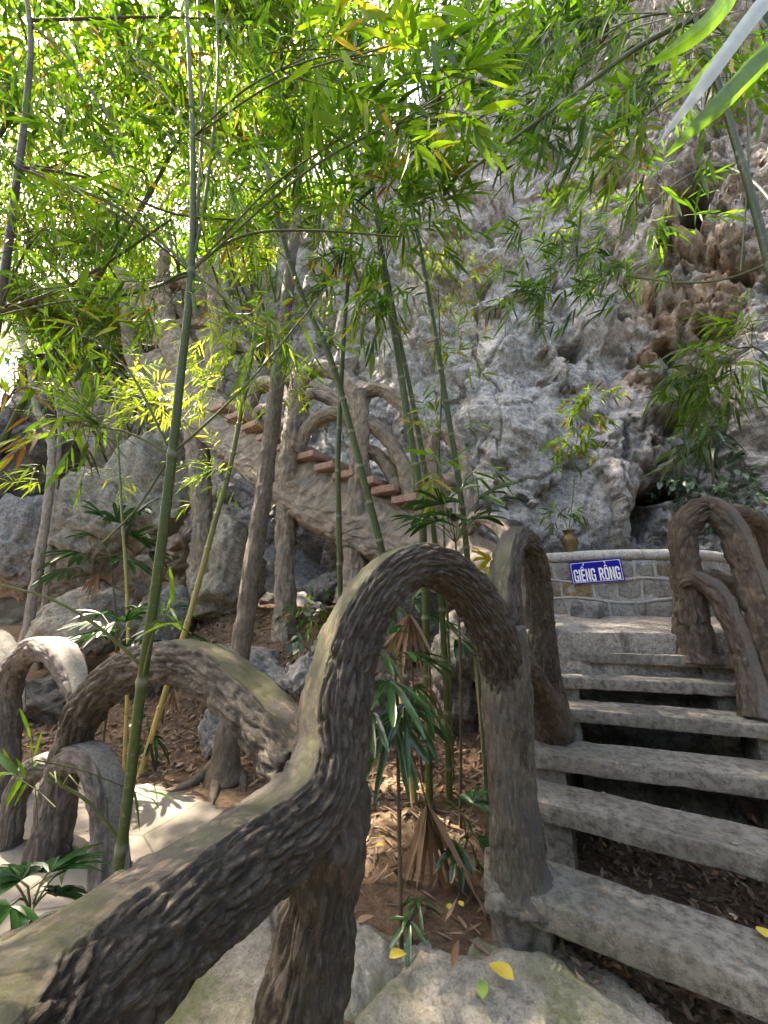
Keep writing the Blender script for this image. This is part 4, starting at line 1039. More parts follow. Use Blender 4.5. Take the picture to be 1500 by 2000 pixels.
M['culm_green'] = culm_mat('culm_green', (.038, .060, .016), (.055, .075, .018), 0, 3)
M['culm_dark'] = culm_mat('culm_dark', (.028, .046, .022), (.038, .055, .024), 0, 3, (.10, .10, .08))
M['culm_dry'] = culm_mat('culm_dry', (.075, .066, .043), (.12, .10, .065), 0, 3, (.08, .065, .045))
M['culm_yellow'] = culm_mat('culm_yellow', (.10, .13, .04), (.40, .31, .10), .9, 2.4)
M['culm_foot'] = culm_mat('culm_foot', (.038, .060, .017), (.28, .22, .10), .75, 1.15)
M['bark_trunk'] = faux_wood('trunk_bark', (.07, .055, .042), (.125, .10, .075), (.20, .17, .135), (.1, .1, .1), (.1, .1, .1), (.1, .1, .05), 0)
M['bark_pale'] = faux_wood('pale_bark', (.16, .14, .115), (.24, .215, .18), (.32, .295, .25), (.1, .1, .1), (.1, .1, .1), (.1, .1, .05), 0)

def culm_rows(rows):
    return [pr(*r) for r in rows]
def culm(name, ctrl, mt, parent, nodes=None, ds=.03, nth=14, ring=.26, per=10):
    """bamboo stem with swollen joints every so often"""
    c = np.array(ctrl); path, s = resample(catmull(c, per), ds)
    L = s[-1]
    if nodes is None: nodes = np.arange(RNG.uniform(.1, .3), L, RNG.uniform(.30, .42))
    def ex(S, TH, ss):
        o = np.zeros_like(S)
        rad = np.interp(S, s, path[:, 3])
        for n in nodes: o += ring * rad * np.exp(-((S - n) / (.010 + .10 * rad)) ** 2) - .05 * rad * np.exp(-((S - n - .02) / .008) ** 2)
        return o
    # denser rows round the joints
    V, F, A = sweep(ctrl, (.3, -1, 0.2), min(ds, .012), nth, extra=ex, per=per, cap=True)
    fl = np.zeros(len(V))
    for n in nodes: fl = np.maximum(fl, np.exp(-((A['along'] - n) / .011) ** 2))
    A['flat'] = fl * .6
    return part(name, np_mesh(name, V, F, A), mt, parent), [path[np.argmin(abs(s - n)), :4] for n in nodes]
def twig_tubes(segs, nth=4):
    """many thin tapered twigs: list of polyline rows (x,y,z,r)"""
    out = []
    for rows in segs:
        out.append(sweep(rows, (.31, .62, .7), .06, nth, per=4, cap=False))
    return out

def sprays(centers, spread, n, rng, base=None, leaf=(.10, .18), wid=.085, down=.35, k=(5, 9), tone=(0, .9), tpl=LT4, twl=(.12, .30), outw=.9):
    """leafy bamboo twigs: fans of lanceolate leaves on short twigs, filling an ellipsoid"""
    c = np.asarray(centers, float); sp = np.asarray(spread, float)
    o = c + rng.normal(0, .5, (n, 3)) * sp
    root = c if base is None else np.asarray(base, float)
    d = unit(unit(o - root) * outw + rng.normal(0, .55, (n, 3)) + np.array([0, 0, -down]))
    tl = rng.uniform(*twl, n)
    P_, D_, L_, R_ = [], [], [], []
    seg = []
    tb = rng.uniform(*tone, n)
    for i in range(n):
        kk = rng.integers(*k); side = unit(np.cross(d[i], rng.normal(size=3)))
        end = o[i] + d[i] * tl[i] + np.array([0, 0, -.15 * tl[i]])
        if tpl is not LT2: seg.append([(*(o[i] - d[i] * tl[i] * .6), .0022), (*o[i], .0018), (*end, .0010)])
        for j in range(kk):
            f = (j + .5) / kk; sg = 1 if j % 2 else -1
            pos = o[i] + d[i] * tl[i] * (.25 + .75 * f) + np.array([0, 0, -.15 * tl[i] * f * f])
            dd = d[i] * (.55 + .6 * f) + side * sg * (.95 - .5 * f) + rng.normal(0, .22, 3) + np.array([0, 0, -.18])
            P_.append(pos); D_.append(dd); L_.append(rng.uniform(*leaf)); R_.append(np.clip(tb[i] + rng.normal(0, .16), 0, 1))
    P_, D_, L_, R_ = map(np.array, (P_, D_, L_, R_))
    return P_, D_, L_, R_, seg
def foliage_mesh(name, sp, wid=.085, tpl=LT4, rng=RNG):
    P_, D_, L_, R_, seg = sp
    ok = sun_clear(P_); P_, D_, L_, R_ = P_[ok], D_[ok], L_[ok], R_[ok]
    V, F, A = leaf_batch(P_, D_, L_, L_ * wid * rng.uniform(.8, 1.2, len(L_)), R_, None, rng.uniform(.1, .4, len(L_)), .2, tpl, rng)
    return np_mesh(name, V, F, A, smooth=True)
# single leaves, shared mesh data
LEAFVAR = []
for i in range(14):
    rg = np.random.default_rng(100 + i)
    V, F, A = leaf_batch(np.zeros((1, 3)), np.array([[1.0, 0, 0]]), 1.0, .068 * rg.uniform(.8, 1.3), [i / 13 * .96], np.array([[0, 0, 1.0]]), rg.uniform(.02, .35), .25, LT6, rg)
    V[:, 1] += .06 * rg.normal() * V[:, 0] ** 2
    me = np_mesh('leaf', V, F, A); me.materials.append(M['leaf']); LEAFVAR.append(me)
def leaf_objects(parent, P_, D_, L_, R_, rng):
    inv = Matrix.Translation(-THING_LOC[parent.name])
    for p, d, l, r in zip(P_, D_, L_, R_):
        d = Vector(d).normalized(); upv = Vector((rng.normal(0, .5), rng.normal(0, .5), 1))
        s = upv.cross(d).normalized(); n = d.cross(s)
        m = Matrix((d, s, n)).transposed().to_4x4(); m = Matrix.Translation(Vector(p)) @ m @ Matrix.Scale(float(l), 4)
        o = bpy.data.objects.new('leaf', LEAFVAR[int(np.clip(r, 0, .999) * 14)]); COL.objects.link(o)
        o.parent = parent; o.matrix_parent_inverse = inv; o.matrix_basis = m

LEAF_COUNT = 0
def bamboo(label, rows, mt, clusters, nodes=None, near=0, seed=0, leafm='leaf', group='bamboo stems between the rails and the cliff', ground=True, leaf=(.10, .20), branches=True, name='bamboo', extra=(), nodes_y=None):
    """rows top to bottom in the picture; clusters = (px,py,Y,rx,ry,n,tone0,tone1)"""
    rng = np.random.default_rng(1000 + seed)
    ctrl = [(*c[:3], c[3] * .58) for c in culm_rows(rows)[::-1]]                              # foot first
    if ground:
        x, y = ctrl[0][0], ctrl[0][1]; ctrl[0] = (x, y, gz(x, y) - .05, ctrl[0][3])
    root = thing(name, label, 'bamboo', ctrl[0][:3], group)
    if nodes_y:                                               # joints read off the photograph by height
        pp_, ss_ = resample(catmull(np.array(ctrl), 10), .01)
        fw_ = pp_[:, 1] * _c + (pp_[:, 2] - CAM_Z) * _s; py_ = 1000 - FPX * (-pp_[:, 1] * _s + (pp_[:, 2] - CAM_Z) * _c) / fw_
        nodes = [float(ss_[np.argmin(np.abs(py_ - v))]) for v in nodes_y]
    cu, nds = culm('culm', ctrl, M[mt], root, nodes)
    nds = np.array(nds)
    cp = resample(catmull(np.array(ctrl), 10), .05)[0]
    P_, D_, L_, R_, seg, br, sub = [], [], [], [], [], [], []
    for cl_ in clusters:
        px, py, Y, rx, ry, n, t0, t1 = cl_[:8]; lfr = cl_[8] if len(cl_) > 8 else leaf
        c = np.array(P(px, py, Y)); k = mpp(px, py, Y)
        # branch from the nearest lower joint
        cand = nds[nds[:, 2] < c[2] + .25] if (nds[:, 2] < c[2] + .25).any() else nds
        j = cand[np.argmin(((cand[:, :3] - c) ** 2).sum(1))]
        if branches:
            mid = (j[:3] + c) / 2 + np.array([0, 0, .10 * np.linalg.norm(c - j[:3])])
            br.append([(*j[:3], min(.0075, j[3] * .3)), (*mid, .005), (*c, .0028)])
            for q in range(3):
                e = c + rng.normal(0, .55, 3) * np.array([rx * k, (rx + ry) * .4 * k, ry * k])
                sub.append([(*(mid * .4 + c * .6), .0035), (*((c + e) / 2 + np.array([0, 0, .03])), .0028), (*e, .0015)])
        a = sprays(c, (rx * k, (rx + ry) * .4 * k, ry * k), n, rng, base=j[:3], leaf=lfr, tone=(t0, t1))
        P_.append(a[0]); D_.append(a[1]); L_.append(a[2]); R_.append(a[3]); seg += a[4]
    for pts, w0 in extra:
        br.append([(*P(x_, y_, Y_), .5 * w0 * (1 - .6 * q_ / len(pts)) * mpp(x_, y_, Y_)) for q_, (x_, y_, Y_) in enumerate(pts)])
    for r_ in br: part('branch', sweep_mesh('branch', r_, (.31, .62, .7), .05, 6, per=6, cap=False), M['twig_green'] if mt != 'culm_dry' else M['twig'], root)
    if sub or seg:
        V, F, A = join_np(twig_tubes(sub, 4) + twig_tubes(seg, 3))
        tw = part('twig', np_mesh('twig', V, F, A), M['twig_green'] if mt != 'culm_dry' else M['twig'], root); tw['kind'] = 'stuff'
    if P_:
        P_, D_, L_, R_ = map(np.concatenate, (P_, D_, L_, R_))
        if near:
            dist = (L_ / (P_[:, 1] + .3)); order = np.argsort(-dist)
            big = order[:near]; rest = order[near:]
            leaf_objects(root, P_[big], D_[big], L_[big], R_[big], rng)
        else: rest = np.arange(len(P_))
        if len(rest):
            f = part('foliage', foliage_mesh('foliage', (P_[rest], D_[rest], L_[rest], R_[rest], None), .068, LT4, rng), M[leafm], root); f['kind'] = 'stuff'
    return root

bamboo('thick green bamboo stem at left with a joint ringed by branches', [(362, -120, 1.62, 16), (366, 40, 1.58, 18), (376, 270, 1.52, 22), (374, 520, 1.47, 27), (352, 740, 1.42, 32), (335, 900, 1.40, 35), (308, 1120, 1.38, 38), (275, 1350, 1.36, 40), (250, 1560, 1.34, 44), (228, 1720, 1.33, 46), (205, 1900, 1.33, 46), (180, 2200, 1.33, 46)], 'culm_green',
       [(250, 130, 1.6, 130, 90, 34, .2, .9), (420, 120, 1.6, 110, 90, 26, .2, .9), (260, 400, 1.45, 130, 90, 26, .1, .9), (180, 650, 1.4, 110, 60, 16, .2, .9), (150, 830, 1.35, 70, 60, 16, .2, 1.0), (310, 560, 1.42, 70, 40, 12, .4, 1.0), (480, 640, 1.6, 90, 40, 8, .2, .8), (300, 1235, 1.3, 50, 25, 2, .4, .7), (90, 1520, 1.25, 50, 30, 3, .4, .7), (430, 300, 1.55, 60, 110, 14, .2, .8), (600, 110, 1.15, 110, 60, 9, .4, .85, (.11, .2)), (760, 90, 1.1, 110, 60, 10, .4, .85, (.11, .2)), (880, 190, 1.2, 90, 60, 8, .4, .8, (.11, .2)), (700, 250, 1.3, 110, 50, 8, .3, .8, (.11, .19))], None, 300, 1, leaf=(.07, .14), nodes_y=[1660, 1330, 888, 530, 270, 50], extra=[([(374, 525, 1.47), (470, 462, 1.5), (600, 450, 1.6), (780, 462, 1.8)], 6), ([(374, 530, 1.47), (450, 590, 1.45), (520, 660, 1.45)], 6), ([(374, 528, 1.47), (300, 460, 1.45), (220, 400, 1.4), (60, 330, 1.4)], 7), ([(374, 535, 1.47), (250, 575, 1.4), (120, 590, 1.35), (-20, 620, 1.3)], 6), ([(336, 885, 1.40), (400, 830, 1.42), (500, 730, 1.5), (640, 560, 1.7)], 6), ([(333, 890, 1.4), (270, 990, 1.4), (200, 1060, 1.42)], 5), ([(275, 1300, 1.36), (200, 1230, 1.3), (100, 1170, 1.25), (-10, 1140, 1.2)], 7), ([(374, 520, 1.47), (402, 380, 1.5), (425, 150, 1.5), (420, -40, 1.5)], 7)])
bamboo('dark bamboo stem at the far left edge of the grove', [(20, -150, 1.5, 22), (58, 40, 1.5, 24), (52, 200, 1.5, 28), (33, 350, 1.5, 32), (5, 560, 1.5, 36), (-40, 850, 1.5, 40), (-100, 1300, 1.5, 44), (-180, 1900, 1.5, 46), (-200, 2300, 1.5, 46)], 'culm_dry',
       [(60, 120, 1.6, 90, 90, 26, .3, .95), (110, 330, 1.5, 120, 70, 22, .2, .9), (60, 470, 1.45, 90, 70, 16, .2, .9), (120, 560, 1.4, 90, 40, 8, .2, .7), (30, 760, 1.3, 40, 60, 6, .5, 1.0)], None, 150, 2, leaf=(.06, .13), nodes_y=[1200, 900, 610, 330, 45], extra=[([(40, 330, 1.5), (150, 375, 1.5), (280, 455, 1.5), (380, 540, 1.55)], 7), ([(40, 325, 1.5), (180, 350, 1.5), (330, 415, 1.55), (460, 430, 1.6)], 6), ([(0, 610, 1.5), (130, 560, 1.5), (230, 500, 1.5), (335, 428, 1.5)], 8), ([(58, 40, 1.5), (180, 36, 1.55), (300, 33, 1.6), (390, 36, 1.7)], 6), ([(58, 45, 1.5), (120, 100, 1.5), (180, 180, 1.5), (260, 300, 1.5)], 5), ([(38, 330, 1.5), (20, 380, 1.45), (-30, 420, 1.4)], 6)])
bamboo('dry brown bamboo stem rising beside the thick left one', [(385, -100, 2.3, 12), (390, 100, 2.3, 13), (394, 270, 2.3, 14), (376, 520, 2.3, 15), (335, 900, 2.3, 16), (305, 1140, 2.35, 17), (262, 1480, 2.5, 18)], 'culm_dry', [(470, 60, 2.4, 90, 70, 30, .1, .8)], None, 0, 3)
bamboo('leaning green bamboo stem crossing in front of the upper stairs', [(500, 250, 3.1, 18), (522, 330, 3.08, 20), (548, 450, 3.06, 21), (590, 580, 3.03, 21), (645, 700, 3.0, 22), (688, 850, 2.97, 23), (716, 960, 2.95, 24), (742, 1060, 2.93, 24), (765, 1180, 2.92, 24), (790, 1400, 2.9, 26), (812, 1590, 2.88, 28)], 'culm_foot',
       [(470, 330, 3.0, 130, 110, 60, .1, .8), (600, 350, 2.9, 110, 110, 60, .1, .85), (560, 620, 2.9, 90, 60, 30, .3, .9), (520, 480, 2.9, 90, 60, 30, .2, .9)], None, 60, 4)
bamboo('dark green upright bamboo stem beside the leaning one', [(690, 380, 3.1, 12), (682, 520, 3.1, 14), (672, 650, 3.1, 15), (665, 780, 3.1, 17), (660, 900, 3.08, 18), (662, 1020, 3.08, 19), (664, 1130, 3.06, 19), (668, 1300, 3.06, 20), (672, 1500, 3.05, 22)], 'culm_foot',
       [(670, 480, 3.0, 90, 80, 36, .1, .9), (720, 590, 2.8, 80, 50, 20, .3, .9)], None, 40, 5)
bamboo('tallest green bamboo stem in the middle of the clump', [(690, 60, 2.9, 15), (705, 180, 2.9, 17), (722, 320, 2.9, 18), (748, 520, 2.88, 20), (775, 680, 2.86, 22), (800, 840, 2.85, 24), (820, 960, 2.84, 25), (827, 1060, 2.84, 26), (834, 1300, 2.84, 27), (839, 1590, 2.84, 28)], 'culm_green',
       [(700, 130, 2.5, 140, 120, 44, .15, .75), (850, 160, 2.2, 120, 110, 34, .15, .75), (780, 300, 2.3, 130, 80, 36, .15, .75), (640, 260, 2.5, 120, 90, 36, .1, .7), (820, 380, 2.4, 100, 60, 26, .3, .8), (760, 440, 2.7, 90, 60, 24, .2, .8), (960, 60, 2.3, 110, 80, 30, .3, .8), (745, 590, 2.7, 60, 40, 12, .3, .9), (850, 900, 2.7, 60, 60, 8, .5, .9)], None, 240, 6, leaf=(.14, .27))
bamboo('slimmer green bamboo stem just right of the tallest one', [(745, 480, 3.0, 13), (772, 620, 2.98, 15), (797, 740, 2.95, 16), (820, 860, 2.93, 18), (842, 1000, 2.92, 19), (860, 1160, 2.91, 20), (872, 1350, 2.9, 22), (879, 1590, 2.9, 24)], 'culm_green',
       [(760, 400, 2.9, 80, 90, 24, .1, .8), (820, 830, 2.85, 40, 50, 6, .5, .9)], None, 0, 7)
bamboo('brown footed bamboo stem at the right of the clump', [(800, 380, 3.1, 13), (822, 490, 3.1, 15), (848, 640, 3.08, 17), (872, 790, 3.05, 19), (893, 920, 3.02, 20), (908, 1040, 3.0, 20), (926, 1240, 2.98, 21), (945, 1450, 2.96, 22), (955, 1600, 2.94, 22)], 'culm_foot',
       [(830, 400, 3.0, 80, 60, 24, .2, .8), (880, 690, 3.05, 40, 50, 8, .6, .95)], None, 0, 8)
bamboo('thread thin young bamboo behind the palm fronds', [(856, 560, 3.3, 4), (862, 760, 3.3, 6), (858, 880, 3.3, 7), (866, 1020, 3.28, 8), (876, 1250, 3.25, 9), (884, 1480, 3.2, 9)], 'culm_green', [(890, 560, 3.4, 60, 70, 22, .75, .95), (870, 640, 3.35, 40, 50, 10, .7, .95), (850, 890, 3.25, 30, 30, 4, .5, .9)], None, 0, 9, branches=True, leaf=(.09, .15))
bamboo('dark slender bamboo behind the round newel post', [(925, 1150, 2.75, 10), (935, 1300, 2.73, 14), (945, 1450, 2.7, 17), (957, 1620, 2.6, 19)], 'culm_dark', [], [.3, .7], 0, 10)
bamboo('grey green bamboo stem at the right edge', [(1330, -60, 1.42, 20), (1365, 60, 1.40, 24), (1398, 150, 1.38, 28), (1440, 290, 1.36, 32), (1470, 390, 1.34, 35), (1500, 510, 1.33, 37), (1560, 780, 1.3, 40), (1650, 1300, 1.3, 46), (1740, 2000, 1.3, 46), (1780, 2300, 1.3, 46)], 'culm_dark',
       [(1180, 60, 1.5, 130, 70, 40, .1, .7), (1080, 230, 1.6, 110, 60, 26, .1, .7), (1230, 250, 1.5, 120, 60, 34, .25, .8), (1330, 60, 1.4, 80, 60, 14, .1, .7), (1440, 90, 1.5, 50, 60, 10, .1, .6), (1120, 130, 2.0, 130, 90, 50, .0, .45), (1260, 160, 2.0, 110, 80, 40, .0, .45), (1010, 90, 2.0, 90, 80, 30, .0, .5)], None, 170, 11, 'leaf', leaf=(.09, .17), nodes_y=[1300, 900, 520, 320, 150, 20], extra=[([(1390, 20, 1.40), (1250, 90, 1.45), (1100, 200, 1.5), (900, 345, 1.6)], 11), ([(1500, 515, 1.33), (1420, 545, 1.4), (1330, 552, 1.5), (1230, 540, 1.6)], 5), ([(1460, 210, 1.37), (1462, 330, 1.36), (1446, 530, 1.36)], 5)])
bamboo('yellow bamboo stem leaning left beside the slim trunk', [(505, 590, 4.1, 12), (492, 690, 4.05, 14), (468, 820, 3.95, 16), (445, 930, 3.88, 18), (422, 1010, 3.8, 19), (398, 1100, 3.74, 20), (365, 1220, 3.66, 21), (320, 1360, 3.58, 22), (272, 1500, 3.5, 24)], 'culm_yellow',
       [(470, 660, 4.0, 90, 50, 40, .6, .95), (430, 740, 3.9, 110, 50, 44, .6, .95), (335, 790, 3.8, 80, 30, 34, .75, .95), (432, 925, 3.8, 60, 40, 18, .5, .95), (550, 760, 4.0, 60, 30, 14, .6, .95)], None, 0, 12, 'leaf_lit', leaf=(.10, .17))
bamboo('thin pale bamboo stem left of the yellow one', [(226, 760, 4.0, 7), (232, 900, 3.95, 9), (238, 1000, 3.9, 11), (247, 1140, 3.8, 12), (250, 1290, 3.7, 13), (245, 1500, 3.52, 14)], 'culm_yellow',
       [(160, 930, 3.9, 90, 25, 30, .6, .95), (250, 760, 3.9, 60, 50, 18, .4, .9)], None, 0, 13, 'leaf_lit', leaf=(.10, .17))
bamboo('bamboo spray drooping over the pitted cliff at right', [(1200, 470, 3.2, 4), (1270, 400, 3.3, 6), (1350, 340, 3.3, 8), (1430, 330, 3.2, 10), (1510, 400, 2.9, 14), (1580, 600, 2.5, 18), (1640, 1100, 2.4, 22), (1660, 1700, 2.3, 24)], 'culm_dark',
       [(1100, 500, 3.2, 110, 60, 36, .0, .6), (1180, 540, 3.1, 110, 50, 36, .0, .55), (1050, 590, 3.2, 60, 60, 16, .0, .6), (1260, 420, 3.1, 90, 60, 26, .1, .7), (1130, 400, 3.1, 90, 60, 22, .2, .8)], None, 0, 14, 'leaf', leaf=(.12, .22), branches=False)
bamboo('bamboo arching in from the right edge above the creeper', [(1395, 700, 2.7, 5), (1440, 680, 2.6, 7), (1500, 700, 2.45, 10), (1570, 900, 2.3, 16), (1620, 1300, 2.2, 20), (1640, 1900, 2.1, 22)], 'culm_dark',
       [(1420, 720, 2.6, 80, 60, 34, .0, .75), (1470, 640, 2.5, 60, 40, 16, .2, .8), (1360, 740, 2.7, 50, 50, 14, .1, .7), (1390, 820, 2.6, 50, 40, 10, .0, .5)], None, 50, 15, 'leaf', leaf=(.11, .2))

# big leaves hanging right in front, upper right corner
nb = thing('bamboo_branch', 'bamboo twig with four long blades hanging close at the upper right', 'bamboo', P(1640, -120, .62))
def blade(name, pts, wpx, Y, m, rnd, upv):
    c = np.array([tuple(P(x, y, Y)) for x, y in pts]); path, s = resample(catmull(np.column_stack([c, np.zeros(len(c))]), 10), .006)
    X = path[:, :3]; T = unit(np.gradient(X, axis=0)); vw = unit(X - np.array([0, 0, CAM_Z])); S = unit(np.cross(T, vw + np.array(upv)))
    u = s / s[-1]; w = np.interp(u, [0, .1, .35, .7, .9, 1], [.12, .7, 1, .8, .38, 0]) * wpx * .31 * mpp(pts[1][0], pts[1][1], Y)
    N = unit(np.cross(S, T)); rows = []
    vs_ = np.linspace(-1, 1, 15); rgb_ = np.random.default_rng(int(wpx)); wav = .10 * fbm(np.column_stack([s * 14, np.full(len(s), wpx), 0 * s]), 2)
    for q_, v in enumerate(vs_): rows.append(X + S * (w * v)[:, None] + N * (w * (.28 * v * v + (.03 if q_ % 2 else 0) + wav * v))[:, None])
    V = np.stack(rows, 1).reshape(-1, 3); i2 = np.arange(len(V)).reshape(len(X), 15)
    rnd = np.clip(rnd + np.tile(np.where(np.arange(15) % 2, .10, -.08) + rgb_.normal(0, .04, 15), len(X)) + .25 * fbm(V * 30, 3) - .2 * (np.abs(np.tile(vs_, len(X))) < .05), 0, 1)
    F = np.stack([i2[:-1, :-1], i2[1:, :-1], i2[1:, 1:], i2[:-1, 1:]], -1).reshape(-1, 4)
    return part(name, np_mesh(name, V, F, {'rnd': rnd}), M[m], nb)
blade('leaf', [(1480, -90), (1400, 30), (1320, 95), (1256, 130)], 62, .60, 'leaf_lit', .15, (0, 0, .3))
blade('leaf', [(1530, -60), (1450, 60), (1370, 150), (1288, 215)], 40, .64, 'leaf_lit', .3, (.2, 0, .5))
blade('leaf', [(1600, -120), (1480, 20), (1370, 170), (1282, 285)], 50, .58, 'leaf_pale', .95, (0, .3, 0))
blade('leaf', [(1640, 10), (1510, 100), (1400, 210), (1300, 300)], 70, .62, 'leaf_lit', .12, (0, 0, .2))
part('twig', sweep_mesh('twig', [(*P(1335, -50, 1.41), .004), (*P(1480, -200, 1.0), .003), (*P(1640, -120, .62), .002), (*P(1580, -100, .61), .002), (*P(1500, -90, .60), .0012)], (0, 0, 1), .02, 6), M['twig_green'], nb)

# ================================================================== slim tree with a flared foot
tr = thing('tree', 'slim brown tree trunk with spreading roots before the left stair post', 'tree', PZ(440, 1515, .05), 'trees')
rows = [(585, 330, 4.2, 20), (578, 430, 4.0, 26), (566, 530, 3.9, 30), (548, 700, 3.8, 36), (528, 860, 3.7, 40), (508, 1010, 3.62, 44), (490, 1120, 3.56, 48), (474, 1250, 3.52, 52), (455, 1380, 3.48, 56), (444, 1450, 3.46, 66), (438, 1500, 3.45, 92), (436, 1530, 3.44, 120)]
part('trunk', sweep_mesh('trunk', [(*pr(*r)[:3], pr(*r)[3] * .8) for r in rows][::-1], (.2, -1, 0), .02, 40, None, .006, (36, 5), 2.0, .012), M['bark_trunk'], tr)
for a, b, c_ in [((430, 1490), (380, 1520), (320, 1530)), ((445, 1490), (470, 1510), (480, 1530)), ((432, 1500), (420, 1530), (415, 1560))]:
    rws = []
    for (x, y), w in zip((a, b, c_), (.06, .045, .012)):
        p = PZ(x, y, .05); rws.append((p.x, p.y, gz(p.x, p.y) + (.06 if w > .05 else .015 if w > .02 else -.005), w))
    part('root', sweep_mesh('root', rws, (0, 0, 1), .02, 16, None, .004, (36, 5), 3.0, .006), M['bark_trunk'], tr)
rng = np.random.default_rng(55)
a = sprays(np.array(P(600, 280, 4.2)), (1.0, .8, .7), 90, rng, tone=(.2, .9), leaf=(.10, .16))
f = part('crown', foliage_mesh('crown', a, .14, LT4, rng), M['leaf'], tr); f['kind'] = 'stuff'

# pale crooked saplings at the left
for lab, rows, cl in [
    ('pale crooked sapling in front of the dark left rock', [(40, 640, 5.4, 12), (62, 740, 5.4, 15), (72, 800, 5.4, 16), (98, 850, 5.4, 18), (100, 930, 5.4, 19), (84, 1050, 5.4, 21), (62, 1180, 5.4, 24), (48, 1260, 5.3, 26)], (70, 700, 100, 60)),
    ('thin grey sapling with mossy twigs beside the crooked one', [(95, 690, 5.8, 8), (108, 760, 5.8, 10), (118, 830, 5.8, 11), (110, 930, 5.8, 12), (100, 1050, 5.8, 14), (96, 1200, 5.8, 16)], (150, 730, 90, 60))]:
    ctrl = [pr(*r) for r in rows][::-1]; x, y = ctrl[0][:2]; ctrl[0] = (x, y, min(ctrl[0][2], gz(x, y) - .05), ctrl[0][3])
    t_ = thing('tree', lab, 'tree', ctrl[0][:3], 'trees')
    part('trunk', sweep_mesh('trunk', ctrl, (.2, -1, 0), .03, 20, None, .006, (36, 8), rows[0][0], .012), M['bark_pale'], t_)
    px, py, rx, ry = cl; k = mpp(px, py, 5.4)
    a = sprays(np.array(P(px, py, 5.3)), (rx * k, .5, ry * k), 70, rng, tone=(.2, .9), leaf=(.08, .15))
    f = part('crown', foliage_mesh('crown', a, .10, LT4, rng), M['leaf'], t_); f['kind'] = 'stuff'
# ================================================================== lady palms
def palm_leaf(hub, d, n, L, w, rng, droop=.35, spread=2.4, rnd=.5, tpl=None):
    """one palmate leaf: n pleated straps from the hub"""
    d = unit(np.asarray(d, float)); side = unit(np.cross(d, np.array([0, 0, 1.0]) + rng.normal(0, .15, 3))); nr = unit(np.cross(side, d))
    ang = np.linspace(-spread / 2, spread / 2, n) + rng.normal(0, .05, n)
    D = np.cos(ang)[:, None] * d + np.sin(ang)[:, None] * side + rng.normal(0, .07, (n, 3))
    Ls = L * (1 - .22 * (np.abs(ang) / (spread / 2)) ** 2) * rng.uniform(.88, 1.1, n)
    up = np.repeat(nr[None], n, 0) + rng.normal(0, .2, (n, 3))
    return leaf_batch(np.repeat(np.asarray(hub, float)[None], n, 0), D, Ls, w * rng.uniform(.8, 1.15, n), np.clip(rnd + rng.normal(0, .15, n), 0, 1), up, droop * rng.uniform(.6, 1.3, n), .5, tpl or STRAP, rng)
def strap_fix(VFA): return VFA
def lady_palm(label, px, py, Y, hubs, n=7, L=.24, w=.022, seed=0, foot=None, mt='palm', stem=.010, group='lady palms under the bamboo', tpl=None):
    rng = np.random.default_rng(3000 + seed)
    base = Vector(foot) if foot is not None else P(px, py, Y)
    base.z = gz(base.x, base.y)
    t = thing('palm', label, 'palm', base, group)
    top = P(px, py, Y)
    part('stem', sweep_mesh('stem', [(*(base + Vector((0, 0, -.03))), stem * 1.1), (*((base * .5 + top * .5) + Vector((rng.normal(0, .02), rng.normal(0, .02), 0))), stem), (*top, stem * .7)], (.3, 1, 0), .03, 10, None, .002, (60, 60), seed), M['twig'], t)
    for (hx, hy, dY, lk) in hubs:
        hub = P(hx, hy, Y + dY)
        dirv = (hub - top); dirv.z = dirv.z * .5 - .02
        if dirv.length < .01: dirv = Vector((rng.normal(), -1, 0))
        mm = mt if isinstance(mt, str) else mt[0]
        lf_ = part('frond', np_mesh('frond', *palm_leaf(hub, dirv, n + rng.integers(-1, 2), L * lk, w * lk, rng, .35, 2.6, rng.uniform(.2, .8), tpl)), M[mm], t)
        part('petiole', sweep_mesh('petiole', [(*top, .004), (*((top + hub) / 2 + Vector((0, 0, .03))), .0035), (*hub, .003)], (0, .3, 1), .03, 6), M['twig_green'], lf_)
    return t
lady_palm('glossy dark fan palm rising behind the top of the large arch', 890, 1060, 2.6, [(860, 985, -.1, 1.1), (900, 960, .1, 1.0), (935, 975, 0, 1.2), (850, 1020, -.15, 1.0), (925, 1015, -.15, 1.0), (880, 1010, -.25, .9), (955, 985, .2, 1.0), (820, 1015, 0, .9)], 6, .27, .023, 1, foot=(.48, 2.7, .15))
lady_palm('tall dark green lady palm framed by the large arch', 772, 1290, 2.25, [(745, 1280, -.1, 1.0), (790, 1275, 0, 1.0), (760, 1330, -.15, 1.1), (810, 1340, -.05, 1.0), (735, 1340, 0, 1.0), (790, 1375, -.1, 1.0), (760, 1240, .05, .8), (825, 1290, .05, .9), (770, 1400, -.1, 1.0), (725, 1390, -.1, 1.0)], 7, .27, .018, 2, foot=(.075, 1.98, .06))
lady_palm('bright green lady palm low behind the arch crown', 800, 1200, 3.2, [(775, 1190, -.1, 1.0), (805, 1175, 0, 1.0), (835, 1200, 0, 1.0), (860, 1215, 0, 1.0), (780, 1160, 0, 1.0), (890, 1250, -.2, .9)], 7, .25, .02, 3, foot=(.3, 3.2, .25))
lady_palm('small green palm beside the foot of the newel post', 912, 1640, 2.32, [(900, 1590, 0, 1.0), (925, 1570, .05, 1.0), (935, 1640, 0, .9), (895, 1650, -.05, .9), (930, 1680, 0, .8)], 6, .17, .02, 4, foot=(.42, 2.2, .05))
lady_palm('tiny palm seedling at the edge of the flat rock', 815, 1775, 2.02, [(805, 1770, 0, 1.0), (825, 1770, .05, 1.0), (815, 1755, 0, .9), (800, 1800, -.06, 1.0)], 3, .13, .012, 5, foot=(.13, 2.0, .05))
